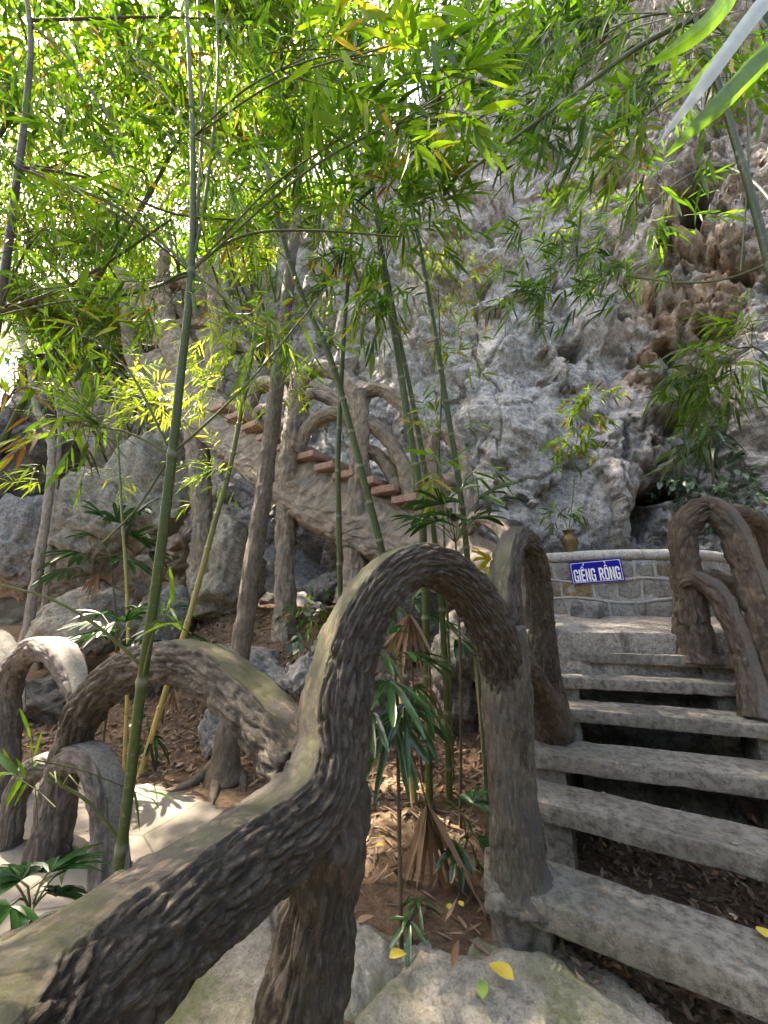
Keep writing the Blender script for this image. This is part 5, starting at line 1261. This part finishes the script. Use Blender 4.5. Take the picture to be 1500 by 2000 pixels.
lady_palm('dark fan palm growing over the pitted boulder', 215, 1085, 5.0, [(190, 1050, 0, 1.0), (230, 1020, 0, 1.0), (260, 1050, 0, 1.0), (160, 1080, 0, 1.1), (270, 1000, .2, 1.0), (240, 1090, 0, 1.0), (200, 1010, 0, .9), (140, 1110, 0, 1.0), (290, 1080, .2, .9)], 8, .42, .035, 6, foot=(-3.3, 5.0, .5))
lady_palm('fan palm with sunlit pale fronds left of the thick bamboo', 228, 1260, 3.5, [(215, 1235, -.1, 1.0), (245, 1215, 0, 1.0), (190, 1240, 0, 1.0), (260, 1250, 0, .9), (200, 1200, .2, 1.0), (270, 1190, .2, .9)], 9, .30, .02, 7, foot=(-2.35, 3.45, .06), mt='palm')
lady_palm('low fan palm between the yellow bamboo and the arch', 335, 1240, 4.3, [(320, 1225, 0, 1.0), (350, 1215, 0, 1.0), (370, 1240, 0, 1.0), (310, 1250, 0, 1.0), (340, 1190, .2, 1.0)], 8, .30, .024, 8, foot=(-2.35, 4.3, .4))
lady_palm('dark leafy palm in the lower left corner', 60, 1780, 1.5, [(40, 1720, 0, 1.0), (95, 1705, .1, 1.1), (20, 1770, -.1, 1.0), (110, 1750, .1, 1.0), (60, 1800, -.1, 1.1), (130, 1700, .2, 1.0), (0, 1720, .1, 1.0), (30, 1840, -.15, 1.0)], 7, .2, .017, 9, foot=(-1.35, 1.5, .02), tpl=LT6)
lady_palm('sparse little palm under the middle of the left arch', 290, 1420, 3.6, [(285, 1400, 0, 1.0), (300, 1440, 0, 1.0), (280, 1450, 0, 1.0)], 5, .22, .02, 10, foot=(-1.95, 3.6, .1))
lady_palm('yellowing palm frond tucked behind the second arch', 968, 1130, 2.5, [(955, 1095, 0, 1.0), (950, 1110, -.05, 1.0)], 7, .17, .016, 11, foot=(.7, 2.6, .1), mt='palm_yellow')
# frond coloured white to stand for sun glare
t = thing('palm', 'single frond painted white with sun glare beside the thick bamboo', 'palm', P(235, 1240, 3.3), 'lady palms under the bamboo')
rng = np.random.default_rng(71)
for i, (hx, hy) in enumerate([(225, 1215), (190, 1215)]):
    hub = P(hx, hy, 3.3); part('frond', np_mesh('frond', *palm_leaf(hub, (-.5 + i * .3, -.6, -.5 + .5 * i), 8, .26, .018, rng, .2, 2.2, .85)), M['leaf_pale'], t)
part('petiole', sweep_mesh('petiole', [(*P(250, 1300, 3.7), .005), (*P(240, 1260, 3.35), .004), (*P(225, 1215, 3.3), .003)], (0, 1, .2), .04, 6), M['twig_green'], t)

# dead hanging fronds: pleated folded fans
def dead_frond(label, px, py, Y, Lpx, seed, fan=.75, lean=0.0, n=13, hang=None):
    rng = np.random.default_rng(seed); top = P(px, py, Y); k = mpp(px, py, Y)
    t = thing('dead_frond', label, 'palm frond', top, 'dead palm fronds')
    ang = np.linspace(-fan / 2, fan / 2, n) + lean
    D = np.stack([np.sin(ang), rng.normal(0, .12, n), -np.cos(ang)], 1)
    L = Lpx * k * rng.uniform(.75, 1.0, n) * (1 - .25 * np.abs(ang - lean))
    up = np.stack([np.where(np.arange(n) % 2, .9, -.9), -np.ones(n), np.zeros(n)], 1)
    V, F, A = leaf_batch(np.repeat(np.array(top)[None], n, 0), D, L, .011 * Lpx * k / .3, rng.uniform(0, 1, n), up, .02, .9, LT6, rng)
    part('blade', np_mesh('blade', V, F, A), M['dead'], t)
    part('stalk', sweep_mesh('stalk', [(*P(*hang), .004), (*((P(*hang) + top) / 2 + Vector((0, 0, .04))), .0035), (*top, .004)], (1, 0, 0), .03, 6), M['dead'], t)
dead_frond('brown dried fan frond hanging low between arch and newel post', 834, 1570, 2.25, 185, 81, .95, .16, 15, (780, 1420, 2.18))
dead_frond('brown dried frond hanging above the lady palm in the arch', 800, 1200, 2.7, 130, 82, 1.2, -.1, 14, (830, 1120, 2.84))
dead_frond('narrow withered frond right of the lady palm', 838, 1340, 2.6, 90, 83, .5, .2, 8, (836, 1285, 2.84))
dead_frond('orange brown withered frond under the left arch', 340, 1345, 3.5, 60, 84, .7, 0, 8, (328, 1335, 3.6))
dead_frond('pale withered frond hanging on the pitted boulder', 190, 1120, 4.9, 60, 85, 1.0, -.2, 9, (215, 1090, 5.0))

# ================================================================== small plants on the cliff
def tuft(name, label, px, py, Y, rx, ry, n, mt, seed, leaf=(.08, .14), wid=.1, cat='plant', group='plants growing on the cliff', tone=(0, 1), down=.3):
    rng = np.random.default_rng(seed)
    if ry > 26 or name == 'creeper': Y = cliff_Y(px, py, .12)
    c = np.array(P(px, py, Y)); k = mpp(px, py, Y)
    t = thing(name, label, cat, tuple(c), group)
    a = sprays(c, (rx * k, .5 * (rx + ry) * .6 * k, ry * k), n, rng, leaf=leaf, tone=tone, down=down)
    f = part('foliage', foliage_mesh('foliage', a, wid, LT4, rng), M[mt], t); f['kind'] = 'stuff'
    V, F, A = join_np(twig_tubes(a[4], 3)); tw = part('twig', np_mesh('twig', V, F, A), M['twig_green'], t); tw['kind'] = 'stuff'
    return t
tuft('creeper', 'dense blue green creeper in the hollow of the cliff at right', 1360, 915, 5.15, 85, 60, 95, 'creeper', 201, (.07, .12), .32, 'creeper')
tuft('creeper', 'thinner creeper trailing below the hollow beside the far rail', 1430, 970, 5.0, 60, 40, 40, 'creeper', 202, (.06, .11), .32, 'creeper')
tuft('shrub', 'leafy green shrub on a ledge at the top of the dark left rock', 60, 560, 7.2, 110, 60, 80, 'leaf', 203, (.12, .22), .14, 'shrub', 'plants growing on the cliff', (.2, .9))
tuft('shrub', 'yellow lit shrub beside the forked limbs railing', 460, 560, 6.9, 70, 60, 60, 'leaf_lit', 204, (.14, .24), .14, 'shrub')
tuft('shrub', 'small fern like plant between the stair posts', 612, 1190, 4.9, 30, 26, 16, 'leaf', 205, (.08, .14), .16, 'shrub')
tuft('shrub', 'low pale leaved weed on the bank right of the stair post', 600, 1235, 4.4, 26, 24, 8, 'creeper', 206, (.07, .11), .35, 'shrub')
tuft('shrub', 'bright sprig growing from the smooth cliff face', 905, 520, 5.4, 60, 50, 34, 'leaf_lit', 207, (.10, .18), .1, 'shrub')
tuft('shrub', 'bushy greenery hanging over the path at the far left', 40, 690, 5.8, 90, 50, 60, 'leaf', 208, (.12, .2), .12, 'shrub', 'plants growing on the cliff', (.2, .9))
# drooping strap leaved plant in front of the creeper
DY = cliff_Y(1394, 985, .05)
t = thing('dragon_plant', 'drooping strap leaved plant on a thin reddish stem before the creeper', 'plant', P(1392, 985, DY))
rng = np.random.default_rng(91); tp = P(1390, 850, DY - .25)
part('stem', sweep_mesh('stem', [(*P(1394, 990, DY), .018), (*P(1392, 920, DY - .15), .015), (*tp, .012)], (1, 0, 0), .03, 10), M['twig'], t)
n = 26; D = rng.normal(0, 1, (n, 3)); D[:, 2] = np.abs(D[:, 2]) * .5 - .1
for i in range(n):
    V, F, A = leaf_batch(np.array([tp]) + np.array([[0, 0, rng.uniform(-.25, .15)]]), D[i:i + 1], rng.uniform(.28, .42), .026, [rng.uniform(0, 1)], None, rng.uniform(.7, 1.3), .3, LT6, rng)
    part('leaf', np_mesh('leaf', V, F, A), M['creeper'], t)
# hanging aerial roots
t = thing('hanging_roots', 'pale tangled roots trailing down from the small cliff hole', 'roots', P(1080, 690, cliff_Y(1080, 690)))
for i in range(9):
    x0 = 1060 + rng.normal(0, 14); y0 = 660 + rng.normal(0, 8); rws = []
    for j in range(6): rws.append((*P(x0 + j * rng.normal(4, 6), y0 + j * rng.uniform(14, 24), cliff_Y(x0, min(y0 + j * 18, 760), .03)), .006 - j * .0007))
    part('root', sweep_mesh('root', rws, (1, 0, 0), .03, 6), M['bark_pale'], t)

# ================================================================== brass vase with bamboo sprigs on the well wall
vp = P(1113, 1072, 4.22); ang_v = math.atan2(vp.x - WC.x, WC.y - vp.y); vb = Vector(cyl(ang_v, WR - .10, WZ1 + .108))
ks = .252 / 43
prof = [(0, 0), (11, 0), (11.5, 2), (11, 5), (13.5, 14), (15, 22), (14.5, 27), (11, 31), (8.5, 34), (8, 37), (9.5, 40), (12.5, 43), (12.8, 44), (11.5, 44), (8, 40), (7, 36), (0, 36)]
sg = 40; V = []
for r, z in prof:
    for j in range(sg): a = 2 * math.pi * j / sg; V.append((r * ks * math.cos(a), r * ks * math.sin(a), z * ks))
i2 = np.arange(len(V)).reshape(len(prof), sg)
F = np.stack([i2[:-1], np.roll(i2, -1, 1)[:-1], np.roll(i2, -1, 1)[1:], i2[1:]], -1).reshape(-1, 4)
M['brass'] = plain('brass', (.17, .125, .06), .5, .5, .7, .35, 14, .001)
va = tag(link('vase', np_mesh('vase', V, F), M['brass'], loc=vb), 'brass vase holding bamboo sprigs on the well wall', 'vase')
sp_ = thing('bamboo_sprig', 'cut bamboo sprigs standing in the brass vase', 'bamboo', vb + Vector((0, 0, .2)))
mouth = vb + Vector((0, 0, .24)); rows_ = [[(*mouth, .005), (*(P(1122, 940, vb.y)), .005), (*(P(1128, 850, vb.y)), .0045), (*(P(1148, 770, vb.y + .1)), .003)], [(*mouth, .004), (*(P(1100, 1010, vb.y - .05)), .003), (*(P(1085, 990, vb.y - .1)), .002)], [(*mouth, .004), (*(P(1122, 1020, vb.y)), .003), (*(P(1130, 1000, vb.y)), .002)]]
for rws in rows_: part('stem', sweep_mesh('stem', rws, (1, .2, 0), .03, 6), M['twig_green'], sp_)
Ps = []
for (px, py, rx, ry, n, tone) in [(1095, 1010, 32, 20, 12, (.1, .6)), (1125, 905, 25, 20, 4, (.2, .6)), (1112, 868, 36, 28, 24, (.5, .93)), (1142, 815, 36, 26, 20, (.4, .9)), (1165, 772, 38, 18, 20, (.5, .9)), (1075, 915, 10, 10, 1, (.5, .6))]:
    k = mpp(px, py, vb.y); Ps.append(sprays(np.array(P(px, py, vb.y)), (rx * k, .14, ry * k), n, rng, leaf=(.09, .15), tone=tone, twl=(.06, .12)))
Ps = [np.concatenate([a[i] for a in Ps]) for i in range(4)]
f = part('foliage', foliage_mesh('foliage', (*Ps, None), .09, LT4, rng), M['leaf'], sp_); f['kind'] = 'stuff'

# ================================================================== litter
rng = np.random.default_rng(17)
def litter(n, xr, yr, keep, size=(.04, .085)):
    x = rng.uniform(*xr, n * 4); y = rng.uniform(*yr, n * 4)
    m = keep(x, y) > rng.random(n * 4); x, y = x[m][:n], y[m][:n]
    z = ground_z(x, y) + ground_n(x, y) + rng.uniform(.004, .03, len(x))
    d = np.column_stack([rng.normal(size=(len(x), 2)), rng.normal(0, .35, len(x))])
    L = rng.uniform(*size, len(x))
    return leaf_batch(np.column_stack([x, y, z]), d, L, L * rng.uniform(.2, .34, len(x)), np.clip(rng.beta(1.6, 1.7, len(x)), 0, 1), np.array([0, 0, 1.0]) + rng.normal(0, .35, (len(x), 3)), rng.uniform(-.25, .2, len(x)), rng.uniform(-.6, .9, len(x))[:, None].mean(), LT2, rng)
def keep1(x, y):
    n_ = fbm(np.column_stack([x, y, 0 * x]) * 1.6, 3)
    k = sstep(2.55, 3.1, y + .35 * n_) * 1.0 + .10 * sstep(1.95, 2.3, y)
    k = np.where((x < -.9) & (y < 3.35 - .25 * (x + .9)), .0, k)
    return np.where((x > .75) & (y > 1.2), .9, k) * np.where((x < .75) & (y < 1.95), 0, 1)
V1 = litter(8000, (-4.2, 1.0), (1.9, 6.0), keep1); V2 = litter(5200, (.7, 2.4), (1.2, 3.2), lambda x, y: .9 + 0 * x, (.028, .062))
tp_ = []
for A, d, nrm, z, th in STEP:                                # crumbs and leaf bits lying on the planks
    n_ = 16; u_ = rng.uniform(.05, 1.3, n_); v_ = rng.uniform(.0, .24, n_) ** .8
    tp_.append(np.array([(A + d * float(a_) + nrm * float(b_))[:2] + (z + .006,) for a_, b_ in zip(u_, v_)]))
tp_ = np.vstack(tp_); L_ = rng.uniform(.008, .03, len(tp_))
V3 = leaf_batch(tp_, np.column_stack([rng.normal(size=(len(tp_), 2)), np.zeros(len(tp_))]), L_, L_ * .3, rng.uniform(.3, 1, len(tp_)), np.array([0, 0, 1.0]) + rng.normal(0, .2, (len(tp_), 3)), 0.0, .3, LT2, rng)
n_ = 1800; x_ = rng.uniform(-2.6, 1.0, n_); y_ = rng.uniform(2.0, 4.4, n_); m_ = ~((x_ < -.7) & (y_ < 3.3)); x_, y_ = x_[m_], y_[m_]
z_ = ground_z(x_, y_) + ground_n(x_, y_) + rng.uniform(.008, .03, len(x_)); L_ = rng.uniform(.07, .15, len(x_))
V4 = leaf_batch(np.column_stack([x_, y_, z_]), np.column_stack([rng.normal(size=(len(x_), 2)), rng.normal(0, .15, len(x_))]), L_, L_ * .06, rng.uniform(.2, .95, len(x_)), np.array([0, 0, 1.0]) + rng.normal(0, .3, (len(x_), 3)), rng.uniform(-.2, .15, len(x_)), .3, LT4, rng)
V, F, A = join_np([V1, V2, V3, V4])
lo = link('leaf_litter', np_mesh('leaf_litter', V, F, A), M['litter']); lo['kind'] = 'stuff'; lo['label'] = 'dry brown fallen leaves covering the bank and the ground under the steps'; lo['category'] = 'leaf litter'
# fallen leaves one can point to
def fallen(label, px, py, z, L, wd, m, rot, rnd=.5, curl=.15, seed=0):
    p = PZ(px, py, z); rg = np.random.default_rng(seed + px)
    V, F, A = leaf_batch(np.array([[-L / 2, 0, 0.012]]), np.array([[1.0, 0, .05]]), L, wd, [rnd], np.array([[0, 0.1, 1.0]]), curl, .35, LT6, rg)
    o = link('fallen_leaf', np_mesh('fallen_leaf', V, F, A), M[m], loc=p); o.rotation_euler = (0, 0, R(rot)); return tag(o, label, 'leaf', 'single fallen leaves')
fallen('large yellow fallen leaf on the flat rock below the pier', 978, 1902, .085, .105, .030, 'leaf_yellow', 135, .4)
fallen('pale green fallen leaf left of the yellow leaf on the flat rock', 943, 1936, .075, .085, .022, 'leaf_green1', 75)
fallen('yellow leaf at the foot of the palm seedling', 778, 1872, .09, .075, .026, 'leaf_yellow', 20, .8)
fallen('yellow green leaf on the right end of the lowest step', 1492, 1826, .245, .06, .022, 'leaf_yellow', 60, .9)
fallen('orange fallen leaf on the soil under the dead frond', 880, 1735, .05, .06, .02, 'litter', 30, .96)
fallen('small yellow leaf on bare soil right of the seedling', 878, 1775, .05, .045, .014, 'leaf_yellow', 70, .6)
fallen('tiny yellow leaf on bare soil under the hanging frond', 900, 1770, .05, .04, .013, 'leaf_yellow', 110, .9)
fallen('yellow leaf on the soil left of the lady palm stem', 742, 1655, .06, .05, .016, 'leaf_yellow', 10, .7)
fallen('long brown fallen leaf lying on the flat rock edge', 890, 1865, .085, .15, .014, 'dead', 70, .3)
fallen('pinkish dry leaf against the pale rock', 715, 1800, .06, .09, .02, 'dead', 35, .9)
fallen('brown curled leaf on the second step', 1118, 1550, .41, .045, .018, 'litter', 10, .4, .3)
fallen('small grey brown leaf on the third step', 1092, 1480, .57, .05, .015, 'litter', 5, .6, .3)

# ================================================================== grove behind and overhead
def crown_leaves(c, sx, sy, sz, n, rng, leaf=(.16, .30), wid=.16, clumps=26, tone=(.1, .95)):
    cc = np.asarray(c) + unit(rng.normal(size=(clumps, 3))) * rng.uniform(.35, 1.0, (clumps, 1)) * np.array([sx, sy, sz])
    ct = rng.uniform(*tone, clumps); k = rng.integers(0, clumps, n)
    p = cc[k] + rng.normal(0, .30, (n, 3)) * np.array([sx, sy, sz]) * .62
    ok = sun_clear(p); p, k = p[ok], k[ok]; n = len(p)
    d = unit(rng.normal(0, 1, (n, 3)) + np.array([0, 0, -.6])); L = rng.uniform(*leaf, n)
    return leaf_batch(p, d, L, L * wid, np.clip(ct[k] + rng.normal(0, .12, n), 0, 1), None, .25, .2, LT2, rng)
def grove_tree(label, X, Y, z0, h, crown, n, seed, mt='leaf', leaf=(.16, .30), r=.09, wid=.13, name='tree', group='trees of the grove', tone=(.1, .95), culms=1, clumps=26):
    rng = np.random.default_rng(5000 + seed)
    t = thing(name, label, 'tree', (X, Y, z0), group)
    cx, cy, cz, sx, sy, sz = crown
    for q in range(culms):
        dx = rng.normal(0, .5) if q else 0
        part('trunk', sweep_mesh('trunk', [(X + dx, Y, z0 - .3, r * 1.3), (X + dx * 1.2 + rng.normal(0, .15), Y, z0 + h * .4, r), (cx * .7 + X * .3 + dx, cy * .7 + Y * .3, z0 * .2 + cz * .8, r * .7), (cx + dx, cy, cz + sz * .4, r * .3)], (1, .1, 0), .15, 10, None, .01, (12, 3), seed, .02), M['bark_trunk'] if r > .06 else M['culm_green'], t)
    V, F, A = crown_leaves((cx, cy, cz), sx, sy, sz, n, rng, leaf, wid, clumps, tone)
    f = part('crown', np_mesh('crown', V, F, A), M[mt], t); f['kind'] = 'stuff'
    return t
# behind, upper left and middle: (label, px,py,Y,sx,sz,n,mt,tone)
BG = [
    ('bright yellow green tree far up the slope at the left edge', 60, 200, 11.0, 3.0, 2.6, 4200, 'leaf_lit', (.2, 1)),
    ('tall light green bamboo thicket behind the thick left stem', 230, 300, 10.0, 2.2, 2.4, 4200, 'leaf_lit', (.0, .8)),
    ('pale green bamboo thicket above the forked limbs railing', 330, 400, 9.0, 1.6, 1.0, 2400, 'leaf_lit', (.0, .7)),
    ('dark dense tree at the top centre', 640, 60, 8.5, 1.8, 1.8, 4200, 'leaf_shaded', (0, .7)),
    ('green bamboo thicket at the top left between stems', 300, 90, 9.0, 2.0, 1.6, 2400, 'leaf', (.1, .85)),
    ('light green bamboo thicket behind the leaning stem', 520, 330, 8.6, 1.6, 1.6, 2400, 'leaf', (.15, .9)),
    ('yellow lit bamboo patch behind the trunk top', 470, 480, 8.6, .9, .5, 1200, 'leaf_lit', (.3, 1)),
    ('deep green bamboo thicket on the cliff edge at centre', 700, 250, 7.8, 1.1, 1.1, 1500, 'leaf_shaded', (.0, .9)),
    ('tree painted in shadow greens on the cliff at the top right', 1090, 60, 6.6, 1.2, 1.0, 2600, 'leaf_shaded', (.1, 1)),
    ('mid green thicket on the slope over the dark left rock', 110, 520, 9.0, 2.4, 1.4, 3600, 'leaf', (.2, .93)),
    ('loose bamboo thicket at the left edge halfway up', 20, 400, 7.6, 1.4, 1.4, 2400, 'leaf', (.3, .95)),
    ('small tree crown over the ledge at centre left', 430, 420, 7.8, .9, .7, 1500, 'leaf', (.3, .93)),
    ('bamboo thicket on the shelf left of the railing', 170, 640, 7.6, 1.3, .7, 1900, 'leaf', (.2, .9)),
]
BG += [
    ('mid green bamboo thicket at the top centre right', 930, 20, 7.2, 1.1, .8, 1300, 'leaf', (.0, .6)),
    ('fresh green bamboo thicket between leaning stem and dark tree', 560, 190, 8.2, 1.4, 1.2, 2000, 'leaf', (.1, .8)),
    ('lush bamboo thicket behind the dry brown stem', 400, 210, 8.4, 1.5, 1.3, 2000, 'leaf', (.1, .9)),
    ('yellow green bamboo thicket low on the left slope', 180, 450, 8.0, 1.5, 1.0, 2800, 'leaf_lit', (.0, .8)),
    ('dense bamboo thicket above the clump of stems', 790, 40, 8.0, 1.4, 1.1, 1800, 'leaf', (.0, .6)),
    ('dim green tree over the upper right cliff', 1220, 20, 6.2, 1.1, .8, 2200, 'leaf_shaded', (.2, 1)),
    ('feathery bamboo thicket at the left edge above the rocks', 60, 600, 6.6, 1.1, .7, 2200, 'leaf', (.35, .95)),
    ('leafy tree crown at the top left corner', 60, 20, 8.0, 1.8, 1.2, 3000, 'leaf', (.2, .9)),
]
FARBG = [('distant bright tree on the ridge at the upper left corner', -13.5, 17, 17), ('distant bright tree on the ridge behind the left stems', -9.5, 18, 20), ('distant bright tree on the ridge left of centre', -5.5, 17, 21), ('distant bright tree lower on the ridge at the left', -11.5, 16, 12), ('distant bright tree on the ridge near the centre', -2.0, 17, 22)]
for i, (lab, X, Y, z) in enumerate(FARBG):
    r0 = root_on_rock((X, Y + 1.5, z - 4))
    grove_tree(lab, r0.x, r0.y, r0.z, 4, (X, Y, z, 3.0, 1.8, 3.4), 4200, 120 + i, 'leaf_lit', (.35, .6), .10, .2, 'tree', 'trees on the ridge', (.0, .5), 1, 40)
for i, (lab, px, py, Y, sx, sz, n, mt_, tone) in enumerate(BG):
    c = P(px, py, Y); h = sz + 2.0; rt_ = root_on_rock((c.x + .3, c.y + .4, c.z - h))
    grove_tree(lab, rt_.x, rt_.y, rt_.z, h, (c.x, c.y, c.z, sx, sx * .8, sz), int(n * 1.35), i, mt_, (.12, .24), .035, .12, 'bamboo_thicket' if 'bamboo' in lab else 'tree', 'thickets on the slope above the cliff', tone, 3)
# overhead canopy added to shade the place, trees standing left of and behind the viewer
CAN = [('tall added shade tree beyond the left edge of the path', -7.5, 4.5, (-5.4, 4.2, 9.8, 2.6, 2.4, 1.3), 3400), ('added shade tree left of the viewer', -6.5, 0.0, (-3.8, 1.6, 8.6, 2.4, 2.4, 1.2), 4200),
       ('added shade tree spreading over the bank from the left', -7.0, 6.2, (-2.6, 4.4, 10.2, 2.2, 2.0, 1.2), 6000),
       ('large added shade tree far left behind the arches', -10.5, 6.4, (-8.6, 6.0, 11.5, 2.8, 2.4, 1.6), 3200)]
# unseen thickets added round the viewer to cut low sky light
for i, (X, Y, sx) in enumerate([(-7.5, -3.5, 2.6), (-3.2, -5.2, 2.6), (1.2, -5.6, 2.6), (5.4, -4.2, 2.6), (7.6, -.2, 2.2), (-9.5, 0.4, 2.4), (-12.0, 4.2, 2.4)]):
    grove_tree(['added light blocking thicket behind the viewer far left', 'added light blocking thicket behind the viewer left', 'added light blocking thicket straight behind the viewer', 'added light blocking thicket behind the viewer right', 'added light blocking thicket beside the viewer on the right', 'added light blocking thicket left of the path', 'added light blocking thicket at the far end of the path'][i], X, Y, gz(X, Y), 3.5, (X, Y, 3.2, sx, sx * .6, 3.0), 3000, 80 + i, 'leaf_shaded', (.35, .6), .06, .22, 'thicket', 'added thickets around the viewer', (.1, .9), 2, 40)
for i, (lab, X, Y, cr, n) in enumerate(CAN):
    grove_tree(lab, X, Y, gz(X, Y), cr[2] - 1, cr, n, 50 + i, 'leaf', (.16, .28), .05, .15, 'tree', 'added shade trees around the viewer', (.2, .93), 1, 40)
